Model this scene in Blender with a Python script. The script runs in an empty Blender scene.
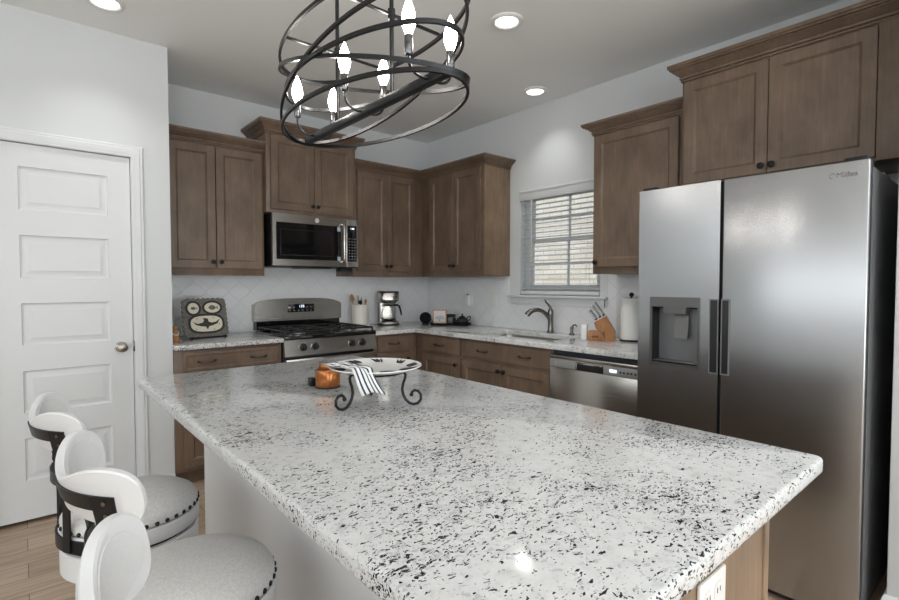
import bpy, bmesh, math, random
from mathutils import Vector, Matrix
random.seed(7)
PI = math.pi
scene = bpy.context.scene
COL = scene.collection

# ------------------------------------------------------------------ camera, world, light, exposure
cam_d = bpy.data.cameras.new('camera'); cam = bpy.data.objects.new('camera', cam_d); COL.objects.link(cam)
cam_d.sensor_width = 36.0; cam_d.lens = 19.993; cam_d.clip_start = 0.02
cam.location = (0, 0, 1.30)
cam.rotation_euler = (math.radians(90 - 1.8965), 0, math.radians(-40.663))
scene.camera = cam

world = bpy.data.worlds.new('daylight'); scene.world = world; world.use_nodes = True
wn = world.node_tree.nodes; wl = world.node_tree.links; wn.clear()
wo = wn.new('ShaderNodeOutputWorld'); wb = wn.new('ShaderNodeBackground'); ws = wn.new('ShaderNodeTexSky')
ws.sky_type = 'NISHITA'; ws.sun_disc = False; ws.sun_elevation = math.radians(50); ws.sun_rotation = math.radians(-60)
wb.inputs['Strength'].default_value = 0.20
wl.new(ws.outputs['Color'], wb.inputs['Color']); wl.new(wb.outputs['Background'], wo.inputs['Surface'])

sun_d = bpy.data.lights.new('sun', 'SUN'); sun_d.energy = .75; sun_d.angle = math.radians(1.5); sun_d.color = (1, .95, .86)
sun = bpy.data.objects.new('sun', sun_d); COL.objects.link(sun)
sun.rotation_euler = Vector((0.72, -0.42, -0.62)).to_track_quat('-Z', 'Y').to_euler()

def area(name, loc, direction, sx, sy, power, color=(1, 1, 1)):
    d = bpy.data.lights.new(name, 'AREA'); d.shape = 'RECTANGLE'; d.size = sx; d.size_y = sy
    d.energy = power; d.color = color
    o = bpy.data.objects.new(name, d); COL.objects.link(o); o.location = loc
    o.rotation_euler = Vector(direction).to_track_quat('-Z', 'Y').to_euler()
    return o
# area lights added for brightness, standing in for unseen living room windows
area('rear_daylight_fill', (-2.1, -4.40, 1.35), (0, 1, .08), 2.6, 2.1, 66, (.95, .98, 1))
area('rear_daylight_fill', (1.3, -4.40, 1.35), (0, 1, .08), 2.6, 2.1, 66, (.95, .98, 1))
area('side_daylight_fill', (-3.85, -.2, 2.0), (1, 0, .1), 7.0, .9, 42, (.95, .98, 1))

scene.view_settings.view_transform = 'Standard'; scene.view_settings.look = 'None'
scene.view_settings.gamma = 1; scene.view_settings.use_curve_mapping = False
scene.view_settings.exposure = 0.52

# ------------------------------------------------------------------ materials
def new_mat(name):
    m = bpy.data.materials.new(name); m.use_nodes = True
    n = m.node_tree.nodes; b = n['Principled BSDF']
    return m, n, m.node_tree.links, b

def plain(name, col, rough=.5, metal=0.0, spec=.5, **kw):
    m, n, l, b = new_mat(name)
    b.inputs['Base Color'].default_value = (*col, 1); b.inputs['Roughness'].default_value = rough
    b.inputs['Metallic'].default_value = metal; b.inputs['Specular IOR Level'].default_value = spec
    for k, v in kw.items(): b.inputs[k].default_value = v
    return m

def tex_coord(n, l, scale=(1, 1, 1), rot=(0, 0, 0), out='Object'):
    t = n.new('ShaderNodeTexCoord'); mp = n.new('ShaderNodeMapping')
    mp.inputs['Scale'].default_value = scale; mp.inputs['Rotation'].default_value = rot
    l.new(t.outputs[out], mp.inputs['Vector']); return mp.outputs['Vector']

def noise(n, l, vec, scale, detail=3, rough=.55, dist=0):
    x = n.new('ShaderNodeTexNoise'); x.inputs['Scale'].default_value = scale; x.inputs['Detail'].default_value = detail
    x.inputs['Roughness'].default_value = rough; x.inputs['Distortion'].default_value = dist
    l.new(vec, x.inputs['Vector']); return x.outputs['Fac']

def ramp(n, l, fac, stops):
    r = n.new('ShaderNodeValToRGB'); e = r.color_ramp.elements
    while len(e) < len(stops): e.new(.5)
    for i, (p, c) in enumerate(stops):
        e[i].position = p; e[i].color = (*c, 1) if len(c) == 3 else c
    l.new(fac, r.inputs['Fac']); return r.outputs['Color']

def mix(n, l, fac, a, b, mode='MIX'):
    x = n.new('ShaderNodeMix'); x.data_type = 'RGBA'; x.blend_type = mode
    for sock, v in ((x.inputs[0], fac), (x.inputs[6], a), (x.inputs[7], b)):
        if isinstance(v, (int, float)): sock.default_value = v
        elif isinstance(v, tuple): sock.default_value = (*v, 1)
        else: l.new(v, sock)
    return x.outputs[2]

def math_n(n, l, op, a, b=0.0, c=None):
    x = n.new('ShaderNodeMath'); x.operation = op
    for i, v in enumerate((a, b, c)):
        if v is None: continue
        if isinstance(v, (int, float)): x.inputs[i].default_value = v
        else: l.new(v, x.inputs[i])
    return x.outputs[0]

def bump(n, l, b, h, strength=.2, dist=.002):
    x = n.new('ShaderNodeBump'); x.inputs['Strength'].default_value = strength; x.inputs['Distance'].default_value = dist
    l.new(h, x.inputs['Height']); l.new(x.outputs['Normal'], b.inputs['Normal'])

def wood(name, c0, c1, c2, rough=.42, grain=(22, 22, 1.6), mottle=5.0):
    m, n, l, b = new_mat(name)
    v = tex_coord(n, l, grain); g = noise(n, l, v, 3.2, 5, .62, .4)
    v2 = tex_coord(n, l, (1, 1, .7)); mo = noise(n, l, v2, mottle, 3, .6, .3)
    a = ramp(n, l, g, [(.25, c0), (.55, c1), (.8, c2)])
    mm = ramp(n, l, mo, [(.3, (.70, .70, .70)), (.7, (1.18, 1.17, 1.16))])
    l.new(mix(n, l, 1.0, a, mm, 'MULTIPLY'), b.inputs['Base Color'])
    b.inputs['Roughness'].default_value = rough
    bump(n, l, b, g, .05, .001)
    return m

M = {}
M['cab'] = wood('stained_maple', (.138, .093, .063), (.170, .117, .081), (.208, .147, .104))
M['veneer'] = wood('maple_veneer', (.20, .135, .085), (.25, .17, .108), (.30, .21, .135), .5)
M['wall'] = plain('wall_paint', (.665, .69, .70), .75, 0, .25)
M['ceil'] = plain('ceiling_paint', (.88, .90, .90), .85, 0, .2)
M['trim'] = plain('white_trim_paint', (.70, .72, .73), .38)
M['white_wood'] = plain('white_painted_wood', (.70, .71, .715), .42)
M['white_plastic'] = plain('white_plastic', (.80, .80, .78), .35)
M['black_metal'] = plain('black_metal', (.018, .018, .02), .42, .6)
M['pendant_metal'] = plain('dark_bronze_metal', (.035, .036, .038), .33, .85)
M['black_plastic'] = plain('black_plastic', (.012, .012, .014), .32)
M['black_gloss'] = plain('black_glass', (.006, .006, .007), .06)
M['cast_iron'] = plain('cast_iron', (.012, .012, .013), .5)
M['dark_grey'] = plain('dark_grey_metal', (.20, .205, .215), .42, .5)
M['charcoal'] = plain('charcoal_plastic', (.014, .0145, .016), .5, 0, .25)
M['chrome'] = plain('chrome', (.62, .62, .61), .12, 1)
M['nickel'] = plain('satin_nickel', (.42, .40, .37), .28, 1)
M['pewter'] = plain('dark_pewter', (.20, .19, .18), .22, 1)
M['pull'] = plain('bronze_pull', (.10, .085, .07), .3, .9)
M['bulb_base'] = plain('brushed_sleeve', (.16, .16, .165), .25, 1)
M['crock'] = plain('cream_ceramic', (.72, .70, .64), .35)
M['paper'] = plain('paper_towel', (.82, .82, .80), .9, 0, .1)
M['bamboo'] = wood('honey_oak', (.36, .15, .05), (.45, .20, .07), (.53, .26, .10), .4, (14, 14, 3))
M['spoon'] = wood('spoon_wood', (.36, .20, .08), (.46, .28, .12), (.55, .34, .16), .5)
M['grey_part'] = plain('grey_plastic', (.28, .29, .29), .4)
M['disp'] = plain('grey_metallic_plastic', (.15, .15, .15), .3, .75)
M['dark_gap'] = plain('dark_gasket', (.01, .01, .011), .6)
M['navy'] = plain('navy_blue_strip', (.010, .016, .032), .35)
M['sticker'] = plain('blue_white_sticker', (.42, .52, .60), .5)
M['led'] = plain('led_segments', (.7, .75, .78), .5, 0, .5)
M['led'].node_tree.nodes['Principled BSDF'].inputs['Emission Color'].default_value = (.8, .9, 1, 1)
M['led'].node_tree.nodes['Principled BSDF'].inputs['Emission Strength'].default_value = .8
M['print'] = plain('black_print', (.02, .02, .022), .6)
M['grey_print'] = plain('grey_print', (.12, .12, .125), .5)
M['grout'] = plain('grey_grout', (.4, .4, .4), .8)

def emit(name, col, s):
    m, n, l, b = new_mat(name)
    b.inputs['Base Color'].default_value = (*col, 1)
    b.inputs['Emission Color'].default_value = (*col, 1); b.inputs['Emission Strength'].default_value = s
    return m
M['bulb'] = emit('lit_bulb', (1, .93, .86), 36.0)
M['can'] = emit('lit_lens', (1, .95, .86), 2.2)

def glass(name, col=(1, 1, 1), rough=0.0, ior=1.45):
    m, n, l, b = new_mat(name)
    b.inputs['Base Color'].default_value = (*col, 1); b.inputs['Roughness'].default_value = rough
    b.inputs['Transmission Weight'].default_value = 1; b.inputs['IOR'].default_value = ior
    return m
M['glass'] = glass('clear_glass')
def pane_glass():
    m, n, l, b = new_mat('window_glass')
    t = n.new('ShaderNodeBsdfTransparent'); g = n.new('ShaderNodeBsdfGlossy'); g.inputs['Roughness'].default_value = .02
    x = n.new('ShaderNodeMixShader'); x.inputs[0].default_value = .06
    l.new(t.outputs[0], x.inputs[1]); l.new(g.outputs[0], x.inputs[2]); l.new(x.outputs[0], n['Material Output'].inputs['Surface'])
    return m
M['pane'] = pane_glass()
M['amber'] = plain('amber_copper_glass', (.32, .11, .026), .16, .55)
M['copper_lid'] = plain('copper_lid', (.30, .12, .05), .28, .8)

def steel(name, col, r0, r1, streak=(3, 3, 220), bmp=.012):
    m, n, l, b = new_mat(name)
    v = tex_coord(n, l, streak); g = noise(n, l, v, 1.0, 2, .5)
    b.inputs['Base Color'].default_value = (*col, 1); b.inputs['Metallic'].default_value = 1
    r = n.new('ShaderNodeMapRange'); r.inputs['To Min'].default_value = r0; r.inputs['To Max'].default_value = r1
    l.new(g, r.inputs['Value']); l.new(r.outputs['Result'], b.inputs['Roughness'])
    if bmp: bump(n, l, b, g, bmp, .0003)
    return m
M['steel'] = steel('stainless_steel', (.47, .45, .42), .20, .30)
M['fridge_steel'] = plain('brushed_stainless_door', (.385, .395, .405), .27, 1.0)
M['sink_steel'] = steel('sink_steel', (.5, .49, .46), .25, .35)

def granite(name):
    m, n, l, b = new_mat(name)
    base = tex_coord(n, l, (1, 1, 1))
    no = n.new('ShaderNodeTexNoise'); no.inputs['Scale'].default_value = 55; no.inputs['Detail'].default_value = 3
    l.new(base, no.inputs['Vector'])
    off = n.new('ShaderNodeVectorMath'); off.operation = 'SCALE'; off.inputs['Scale'].default_value = .026
    l.new(no.outputs['Color'], off.inputs[0])
    add = n.new('ShaderNodeVectorMath'); l.new(base, add.inputs[0]); l.new(off.outputs[0], add.inputs[1])
    def flecks(rot, scale, stretch, size, dens_lo, dens_hi, seed):
        mp = n.new('ShaderNodeMapping'); mp.inputs['Rotation'].default_value = (0, 0, rot)
        mp.inputs['Scale'].default_value = (1 / stretch, 1, 1); mp.inputs['Location'].default_value = (seed, seed * .7, 0)
        l.new(add.outputs[0], mp.inputs['Vector'])
        vo = n.new('ShaderNodeTexVoronoi'); vo.inputs['Scale'].default_value = scale; l.new(mp.outputs[0], vo.inputs['Vector'])
        sep = n.new('ShaderNodeSeparateColor'); l.new(vo.outputs['Color'], sep.inputs[0])
        cl = noise(n, l, base, 4.2, 3, .6, .8)
        cl = math_n(n, l, 'ADD', cl, 0.0)
        mr = n.new('ShaderNodeMapRange'); mr.inputs['From Min'].default_value = .38; mr.inputs['From Max'].default_value = .68
        mr.inputs['To Min'].default_value = dens_lo; mr.inputs['To Max'].default_value = dens_hi; l.new(cl, mr.inputs['Value'])
        keep = math_n(n, l, 'LESS_THAN', sep.outputs[0], mr.outputs['Result'])
        sz = math_n(n, l, 'MULTIPLY', math_n(n, l, 'ADD', sep.outputs[1], .35), size)
        near = math_n(n, l, 'LESS_THAN', vo.outputs['Distance'], sz)
        return math_n(n, l, 'MULTIPLY', keep, near)
    black = math_n(n, l, 'MAXIMUM', flecks(.62, 225, 3.6, .42, .03, .46, 0.0), flecks(.25, 280, 2.8, .38, .04, .45, 3.1))
    black = math_n(n, l, 'MAXIMUM', black, flecks(1.25, 185, 3.4, .34, -.05, .26, 7.7))
    grey = math_n(n, l, 'MAXIMUM', flecks(.7, 120, 2.0, .5, .02, .45, 5.3), flecks(.3, 300, 1.7, .5, .04, .5, 9.3))
    # irregular black veins running through the crowded zones
    mpv = n.new('ShaderNodeMapping'); mpv.inputs['Rotation'].default_value = (0, 0, .55); mpv.inputs['Scale'].default_value = (.30, 1, 1)
    l.new(add.outputs[0], mpv.inputs['Vector'])
    vn = noise(n, l, mpv.outputs[0], 95, 3, .62, .5); cl2 = noise(n, l, base, 4.2, 3, .6, .8)
    vein = math_n(n, l, 'GREATER_THAN', math_n(n, l, 'ADD', vn, math_n(n, l, 'MULTIPLY', cl2, .55)), .985)
    black = math_n(n, l, 'MAXIMUM', black, vein)
    soft = noise(n, l, base, 38, 4, .65)
    ground = ramp(n, l, soft, [(.28, (.50, .51, .51)), (.43, (.62, .63, .625)), (.7, (.685, .69, .68))])
    c = mix(n, l, math_n(n, l, 'MULTIPLY', grey, .55), ground, (.36, .37, .385))
    c = mix(n, l, math_n(n, l, 'MULTIPLY', black, 1.0), c, (.010, .011, .016))
    l.new(c, b.inputs['Base Color']); b.inputs['Roughness'].default_value = .09
    b.inputs['Specular IOR Level'].default_value = .36
    return m
M['granite'] = granite('white_granite')

def planks(name):
    m, n, l, b = new_mat(name)
    v = tex_coord(n, l)
    br = n.new('ShaderNodeTexBrick'); br.inputs['Scale'].default_value = 1; br.inputs['Brick Width'].default_value = 1.22
    br.inputs['Row Height'].default_value = .15; br.inputs['Mortar Size'].default_value = .0014; br.offset = .37
    br.inputs['Color1'].default_value = (.42, .31, .22, 1); br.inputs['Color2'].default_value = (.56, .43, .315, 1)
    br.inputs['Mortar'].default_value = (.09, .06, .04, 1)
    l.new(v, br.inputs['Vector'])
    g = noise(n, l, tex_coord(n, l, (1.6, 26, 1)), 2.2, 5, .65, .6)
    gr = ramp(n, l, g, [(.3, (.62, .60, .58)), (.7, (1.2, 1.2, 1.2))])
    l.new(mix(n, l, 1, br.outputs['Color'], gr, 'MULTIPLY'), b.inputs['Base Color'])
    b.inputs['Roughness'].default_value = .36
    bump(n, l, b, g, .06, .001)
    return m
M['floor'] = planks('oak_planks')

def tile(name, axis):
    m, n, l, b = new_mat(name)
    t = n.new('ShaderNodeTexCoord'); s = n.new('ShaderNodeSeparateXYZ'); l.new(t.outputs['Object'], s.inputs[0])
    u = math_n(n, l, 'DIVIDE', s.outputs[axis], .165); v = math_n(n, l, 'DIVIDE', s.outputs['Z'], .165)
    p = math_n(n, l, 'ADD', u, v); q = math_n(n, l, 'SUBTRACT', u, v)
    def wave(a, bb):
        w = math_n(n, l, 'MULTIPLY', math_n(n, l, 'SINE', math_n(n, l, 'MULTIPLY', bb, 2 * PI)), .03)
        f = math_n(n, l, 'FRACT', math_n(n, l, 'ADD', a, w))
        return math_n(n, l, 'ABSOLUTE', math_n(n, l, 'SUBTRACT', f, .5))
    d = math_n(n, l, 'MAXIMUM', wave(p, q), wave(q, p))
    g = n.new('ShaderNodeMapRange'); g.inputs['From Min'].default_value = .478; g.inputs['From Max'].default_value = .493
    l.new(d, g.inputs['Value'])
    l.new(mix(n, l, g.outputs['Result'], (.78, .80, .82), (.63, .645, .66)), b.inputs['Base Color'])
    rr = n.new('ShaderNodeMapRange'); rr.inputs['To Min'].default_value = .12; rr.inputs['To Max'].default_value = .6
    l.new(g.outputs['Result'], rr.inputs['Value']); l.new(rr.outputs['Result'], b.inputs['Roughness'])
    e = n.new('ShaderNodeMapRange'); e.inputs['From Min'].default_value = .42; e.inputs['From Max'].default_value = .49
    e.inputs['To Min'].default_value = 1; e.inputs['To Max'].default_value = 0; l.new(d, e.inputs['Value'])
    bump(n, l, b, e.outputs['Result'], .25, .003)
    return m
M['tile_x'] = tile('arabesque_tile', 'X'); M['tile_y'] = tile('arabesque_tile', 'Y')

def brick():
    m, n, l, b = new_mat('cream_brick')
    t = n.new('ShaderNodeTexCoord'); s = n.new('ShaderNodeSeparateXYZ'); l.new(t.outputs['Object'], s.inputs[0])
    c = n.new('ShaderNodeCombineXYZ'); l.new(s.outputs['Y'], c.inputs[0]); l.new(s.outputs['Z'], c.inputs[1])
    br = n.new('ShaderNodeTexBrick'); br.inputs['Scale'].default_value = 1; br.inputs['Brick Width'].default_value = .215
    br.inputs['Row Height'].default_value = .075; br.inputs['Mortar Size'].default_value = .007
    br.inputs['Color1'].default_value = (.78, .69, .53, 1); br.inputs['Color2'].default_value = (.88, .82, .70, 1)
    br.inputs['Mortar'].default_value = (.58, .54, .47, 1); l.new(c.outputs[0], br.inputs['Vector'])
    l.new(br.outputs['Color'], b.inputs['Base Color']); b.inputs['Roughness'].default_value = .9
    return m
M['brick'] = brick()

def fabric(name, c0, c1):
    m, n, l, b = new_mat(name)
    g = noise(n, l, tex_coord(n, l), 260, 3, .7); g2 = noise(n, l, tex_coord(n, l), 150, 3, .7)
    s = math_n(n, l, 'ADD', math_n(n, l, 'MULTIPLY', g, .5), math_n(n, l, 'MULTIPLY', g2, .5))
    l.new(ramp(n, l, s, [(.38, c0), (.62, c1)]), b.inputs['Base Color']); b.inputs['Roughness'].default_value = .95
    b.inputs['Specular IOR Level'].default_value = .1
    bump(n, l, b, g, .3, .001)
    return m
M['white_vinyl'] = fabric('white_vinyl', (.655, .66, .66), (.695, .70, .70))
M['fabric'] = fabric('heather_grey_fabric', (.56, .555, .54), (.70, .695, .68))

def striped(name):
    m, n, l, b = new_mat(name)
    t = n.new('ShaderNodeUVMap'); s = n.new('ShaderNodeSeparateXYZ'); l.new(t.outputs['UV'], s.inputs[0])
    f = math_n(n, l, 'FRACT', math_n(n, l, 'MULTIPLY', s.outputs['X'], 5.0))
    a = math_n(n, l, 'GREATER_THAN', f, .62)
    l.new(mix(n, l, a, (.74, .75, .75), (.02, .028, .055)), b.inputs['Base Color']); b.inputs['Roughness'].default_value = .9
    return m
M['stripes'] = striped('navy_striped_cloth')

def carved(name):
    m, n, l, b = new_mat(name)
    g = noise(n, l, tex_coord(n, l), 120, 3, .6)
    l.new(ramp(n, l, g, [(.35, (.07, .066, .058)), (.65, (.19, .18, .16))]), b.inputs['Base Color']); b.inputs['Roughness'].default_value = .55
    bump(n, l, b, g, .5, .002)
    return m
M['carved'] = carved('carved_dark_metal')
M['cream'] = plain('cream_enamel', (.66, .62, .50), .4)

# ------------------------------------------------------------------ mesh helpers
class MB:
    def __init__(s): s.v = []; s.f = []; s.m = []; s.cur = 0
    def _add(s, vs, fs):
        k = len(s.v); s.v += [tuple(p) for p in vs]; s.f += [tuple(i + k for i in f) for f in fs]; s.m += [s.cur] * len(fs)
    def box(s, x0, x1, y0, y1, z0, z1, bev=0.0, seg=2):
        x0, x1 = min(x0, x1), max(x0, x1); y0, y1 = min(y0, y1), max(y0, y1); z0, z1 = min(z0, z1), max(z0, z1)
        bm = bmesh.new(); bmesh.ops.create_cube(bm, size=1)
        for v in bm.verts:
            v.co = Vector(((x0 + x1) / 2 + v.co.x * (x1 - x0), (y0 + y1) / 2 + v.co.y * (y1 - y0), (z0 + z1) / 2 + v.co.z * (z1 - z0)))
        if bev > 0:
            bev = min(bev, .49 * min(x1 - x0, y1 - y0, z1 - z0))
            bmesh.ops.bevel(bm, geom=bm.edges[:], offset=bev, segments=seg, affect='EDGES', profile=.5)
        s.bm(bm); return s
    def bm(s, bm, mtx=None):
        bm.verts.index_update()
        s._add([(mtx @ v.co if mtx else v.co.copy()) for v in bm.verts], [[v.index for v in f.verts] for f in bm.faces]); bm.free()
    def cyl(s, p0, p1, r0, r1=None, seg=20, cap=True):
        r1 = r0 if r1 is None else r1
        p0 = Vector(p0); p1 = Vector(p1); d = (p1 - p0).normalized()
        a = d.orthogonal().normalized(); b = d.cross(a); vs = []
        for p, r in ((p0, r0), (p1, r1)):
            for i in range(seg):
                t = 2 * PI * i / seg; vs.append(p + a * (r * math.cos(t)) + b * (r * math.sin(t)))
        fs = [(i, (i + 1) % seg, seg + (i + 1) % seg, seg + i) for i in range(seg)]
        if cap: fs += [tuple(range(seg)), tuple(range(seg, 2 * seg))]
        s._add(vs, fs); return s
    def lathe(s, prof, c=(0, 0, 0), seg=32, axis='Z', mtx=None, a0=0, a1=2 * PI):
        c = Vector(c); full = abs(a1 - a0 - 2 * PI) < 1e-6; n = len(prof); vs = []; cnt = seg if full else seg + 1
        for i in range(cnt):
            t = a0 + (a1 - a0) * i / seg
            for r, z in prof:
                r = max(r, 1e-5)
                if axis == 'Z': p = Vector((r * math.cos(t), r * math.sin(t), z))
                elif axis == 'Y': p = Vector((r * math.cos(t), z, r * math.sin(t)))
                else: p = Vector((z, r * math.cos(t), r * math.sin(t)))
                if mtx: p = mtx @ p
                vs.append(c + p)
        fs = []
        for i in range(seg):
            j = (i + 1) % cnt
            for k in range(n - 1): fs.append((i * n + k, j * n + k, j * n + k + 1, i * n + k + 1))
        s._add(vs, fs); return s
    def tube(s, pts, r, seg=10, closed=False, cap=True, flat=None):
        pts = [Vector(p) for p in pts]; n = len(pts); vs = []
        rr = r if isinstance(r, (list, tuple)) else [r] * n
        nrm = None
        for i, p in enumerate(pts):
            t = (pts[(i + 1) % n] - pts[i - 1]) if closed else (pts[min(i + 1, n - 1)] - pts[max(i - 1, 0)])
            t.normalize()
            if nrm is None: nrm = t.orthogonal().normalized()
            else: nrm = (nrm - t * nrm.dot(t)).normalized()
            b = t.cross(nrm)
            for k in range(seg):
                a = 2 * PI * k / seg; vs.append(p + nrm * (rr[i] * math.cos(a)) + b * (rr[i] * math.sin(a)))
        m = n if closed else n - 1; fs = []
        for i in range(m):
            j = (i + 1) % n
            for k in range(seg): fs.append((i * seg + k, i * seg + (k + 1) % seg, j * seg + (k + 1) % seg, j * seg + k))
        if cap and not closed: fs += [tuple(range(seg)), tuple(range((n - 1) * seg, n * seg))]
        s._add(vs, fs); return s
    def loft(s, rings, closed=False, cap=True, loop=True):
        n = len(rings[0]); k = len(rings); vs = [p for r in rings for p in r]; fs = []
        for i in range(k if closed else k - 1):
            j = (i + 1) % k
            for a in range(n if loop else n - 1):
                fs.append((i * n + a, i * n + (a + 1) % n, j * n + (a + 1) % n, j * n + a))
        if cap and not closed and loop: fs += [tuple(range(n)), tuple(range((k - 1) * n, k * n))]
        s._add(vs, fs); return s
    def prism(s, poly, o, U, V, W, d0, d1):
        """2D polygon (u,v) in plane o,U,V extruded along W from d0 to d1"""
        o = Vector(o); U = Vector(U); V = Vector(V); W = Vector(W); n = len(poly)
        vs = [o + U * a + V * b + W * d for d in (d0, d1) for a, b in poly]
        fs = [(i, (i + 1) % n, n + (i + 1) % n, n + i) for i in range(n)] + [tuple(range(n)), tuple(range(n, 2 * n))]
        s._add(vs, fs); return s
    def sphere(s, c, r, sc=(1, 1, 1), seg=20, mtx=None):
        bm = bmesh.new(); bmesh.ops.create_uvsphere(bm, u_segments=seg, v_segments=max(6, seg // 2), radius=1)
        for v in bm.verts:
            p = Vector((v.co.x * r * sc[0], v.co.y * r * sc[1], v.co.z * r * sc[2]))
            if mtx: p = mtx @ p
            v.co = p + Vector(c)
        s.bm(bm); return s
    def rings(s, o, U, V, w, h, rl, back=True):
        """nested rectangles: each (inset, depth along N=UxV); used for panelled doors"""
        o = Vector(o); U = Vector(U); V = Vector(V); N = U.cross(V); vs = []
        for ins, dep in rl:
            for a, b in ((ins, ins), (w - ins, ins), (w - ins, h - ins), (ins, h - ins)): vs.append(o + U * a + V * b + N * dep)
        fs = []
        for i in range(len(rl) - 1):
            for k in range(4): fs.append((i * 4 + k, i * 4 + (k + 1) % 4, i * 4 + 4 + (k + 1) % 4, i * 4 + 4 + k))
        L = 4 * (len(rl) - 1); fs.append((L, L + 1, L + 2, L + 3))
        if back: fs.append((3, 2, 1, 0))
        s._add(vs, fs); return s
    def sweep(s, path, prof, side=1):
        """miter-sweep a closed profile [(out,z)] along XY polyline; out is measured to the right (side=1) of travel"""
        P = [Vector((a, b)) for a, b in path]; n = len(P); rings = []
        for i in range(n):
            ds = []
            if i > 0: ds.append((P[i] - P[i - 1]).normalized())
            if i < n - 1: ds.append((P[i + 1] - P[i]).normalized())
            ns = [Vector((d.y, -d.x)) * side for d in ds]
            m = ns[0] if len(ns) == 1 else (ns[0] + ns[1]) / (1 + ns[0].dot(ns[1]))
            rings.append([Vector((P[i].x + m.x * o, P[i].y + m.y * o, z)) for o, z in prof])
        s.loft(rings); return s
    def tri(s):
        return s

def wloc(o):
    p = Vector((0, 0, 0))
    while o is not None: p += o.location; o = o.parent
    return p

def build(name, mb, mat, parent=None, ang=40, loc=None, flat=False, weld=False):
    me = bpy.data.meshes.new(name)
    off = wloc(parent) if parent is not None else Vector(loc or (0, 0, 0))
    me.from_pydata([tuple(Vector(v) - off) for v in mb.v], [], mb.f)
    mats = mat if isinstance(mat, list) else [mat]
    for x in mats: me.materials.append(M[x] if isinstance(x, str) else x)
    if len(mats) > 1:
        for p, i in zip(me.polygons, mb.m): p.material_index = i
    bm = bmesh.new(); bm.from_mesh(me)
    if weld: bmesh.ops.remove_doubles(bm, verts=bm.verts, dist=1e-6)
    bmesh.ops.recalc_face_normals(bm, faces=bm.faces)
    for e in bm.edges:
        e.smooth = not (len(e.link_faces) == 2 and e.calc_face_angle(0) > math.radians(ang))
    for f in bm.faces: f.smooth = not flat
    bm.to_mesh(me); bm.free()
    o = bpy.data.objects.new(name, me); COL.objects.link(o)
    if parent is not None: o.parent = parent
    elif loc: o.location = loc
    return o

def tag(o, label, cat, group=None):
    o['label'] = label; o['category'] = cat
    if group: o['group'] = group
    return o
def thing(name, label, cat, loc, group=None):
    o = bpy.data.objects.new(name, None); COL.objects.link(o); o.location = loc; o.empty_display_size = .05
    return tag(o, label, cat, group)
def struct(name, mb, mat, parent=None, **kw):
    o = build(name, mb, mat, parent, **kw)
    if parent is None: o['kind'] = 'structure'
    return o
def copy_tree(o, parent=None):
    c = o.copy(); COL.objects.link(c)
    if parent is not None: c.parent = parent
    for ch in list(o.children): copy_tree(ch, c)
    return c
X = Vector((1, 0, 0)); Y = Vector((0, 1, 0)); Z = Vector((0, 0, 1))

# ------------------------------------------------------------------ the room
CEIL = 2.745; YB = 4.10; XR = 3.22; YP = 3.49; XP = .715
FZ = -.0
struct('floor', MB().box(-4.05, 3.34, -4.55, 4.22, -.12, 0), 'floor')
struct('ceiling', MB().box(-4.05, 3.34, -4.55, 4.22, CEIL, CEIL + .15), 'ceil')
struct('wall_back', MB().box(-4.05, 3.34, YB, YB + .12, 0, CEIL), 'wall')
# right wall with the window opening
WY0, WY1, WZ0, WZ1 = 2.056, 2.83, 1.205, 2.075
mb = MB()
mb.box(XR, XR + .12, -4.43, WY0, 0, CEIL).box(XR, XR + .12, WY1, YB, 0, CEIL)
mb.box(XR, XR + .12, WY0, WY1, 0, WZ0).box(XR, XR + .12, WY0, WY1, WZ1, CEIL)
struct('wall_right', mb, 'wall')
# pantry walls: front with doorway, and the side facing the kitchen run
DX0, DX1, DZ = -.113, .508, 2.045
mb = MB().box(-4.0, DX0, YP, YP + .115, 0, CEIL).box(DX1, XP, YP, YP + .115, 0, CEIL).box(DX0, DX1, YP, YP + .115, DZ, CEIL)
mb.box(XP - .115, XP, YP + .115, YB, 0, CEIL)
struct('wall_pantry', mb, 'wall')
struct('wall_left', MB().box(-4.05, -3.95, -4.55, 4.22, 0, CEIL), 'wall')
struct('wall_rear', MB().box(-3.95, 3.34, -4.55, -4.45, 0, CEIL), 'wall')
struct('wall_fridge_side', MB().box(2.45, XR, .18, .326, 0, CEIL, .004), 'wall')
def base_prof(h=.105): return [(0, 0), (.015, 0), (.015, h - .025), (.010, h - .012), (.006, h), (0, h)]
struct('baseboard_fridge', MB().sweep([(3.2, .326), (2.45, .326), (2.45, .18)], base_prof(.13), 1), 'trim')
struct('baseboard_pantry', MB().sweep([(-3.95, YP), (DX0 - .065, YP)], base_prof(), 1), 'trim')
struct('baseboard_kitchen', MB().sweep([(DX1 + .065, YP), (XP, YP)], base_prof(), 1), 'trim')
# door casing
cas = [(0, 0), (.062, 0), (.062, .008), (.055, .014), (.045, .013), (.040, .017), (.020, .014), (.014, .010), (0, .009)]
def casing(mb, x0, x1, z1, y):
    rings = []
    for (px, pz, ox, oz) in ((x1, 0, 1, 0), (x1, z1, 1, 1), (x0, z1, -1, 1), (x0, 0, -1, 0)):
        rings.append([Vector((px + ox * a, y - d, pz + oz * a)) for a, d in cas])
    mb.loft(rings)
    return mb
struct('trim_1', casing(MB(), DX0 - .004, DX1 + .004, DZ + .004, YP), 'trim')
mb = MB().box(DX0 - .004, DX0, YP, YP + .115, 0, DZ).box(DX1, DX1 + .004, YP, YP + .115, 0, DZ).box(DX0, DX1, YP + .05, YP + .115, DZ - .012, DZ)
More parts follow.
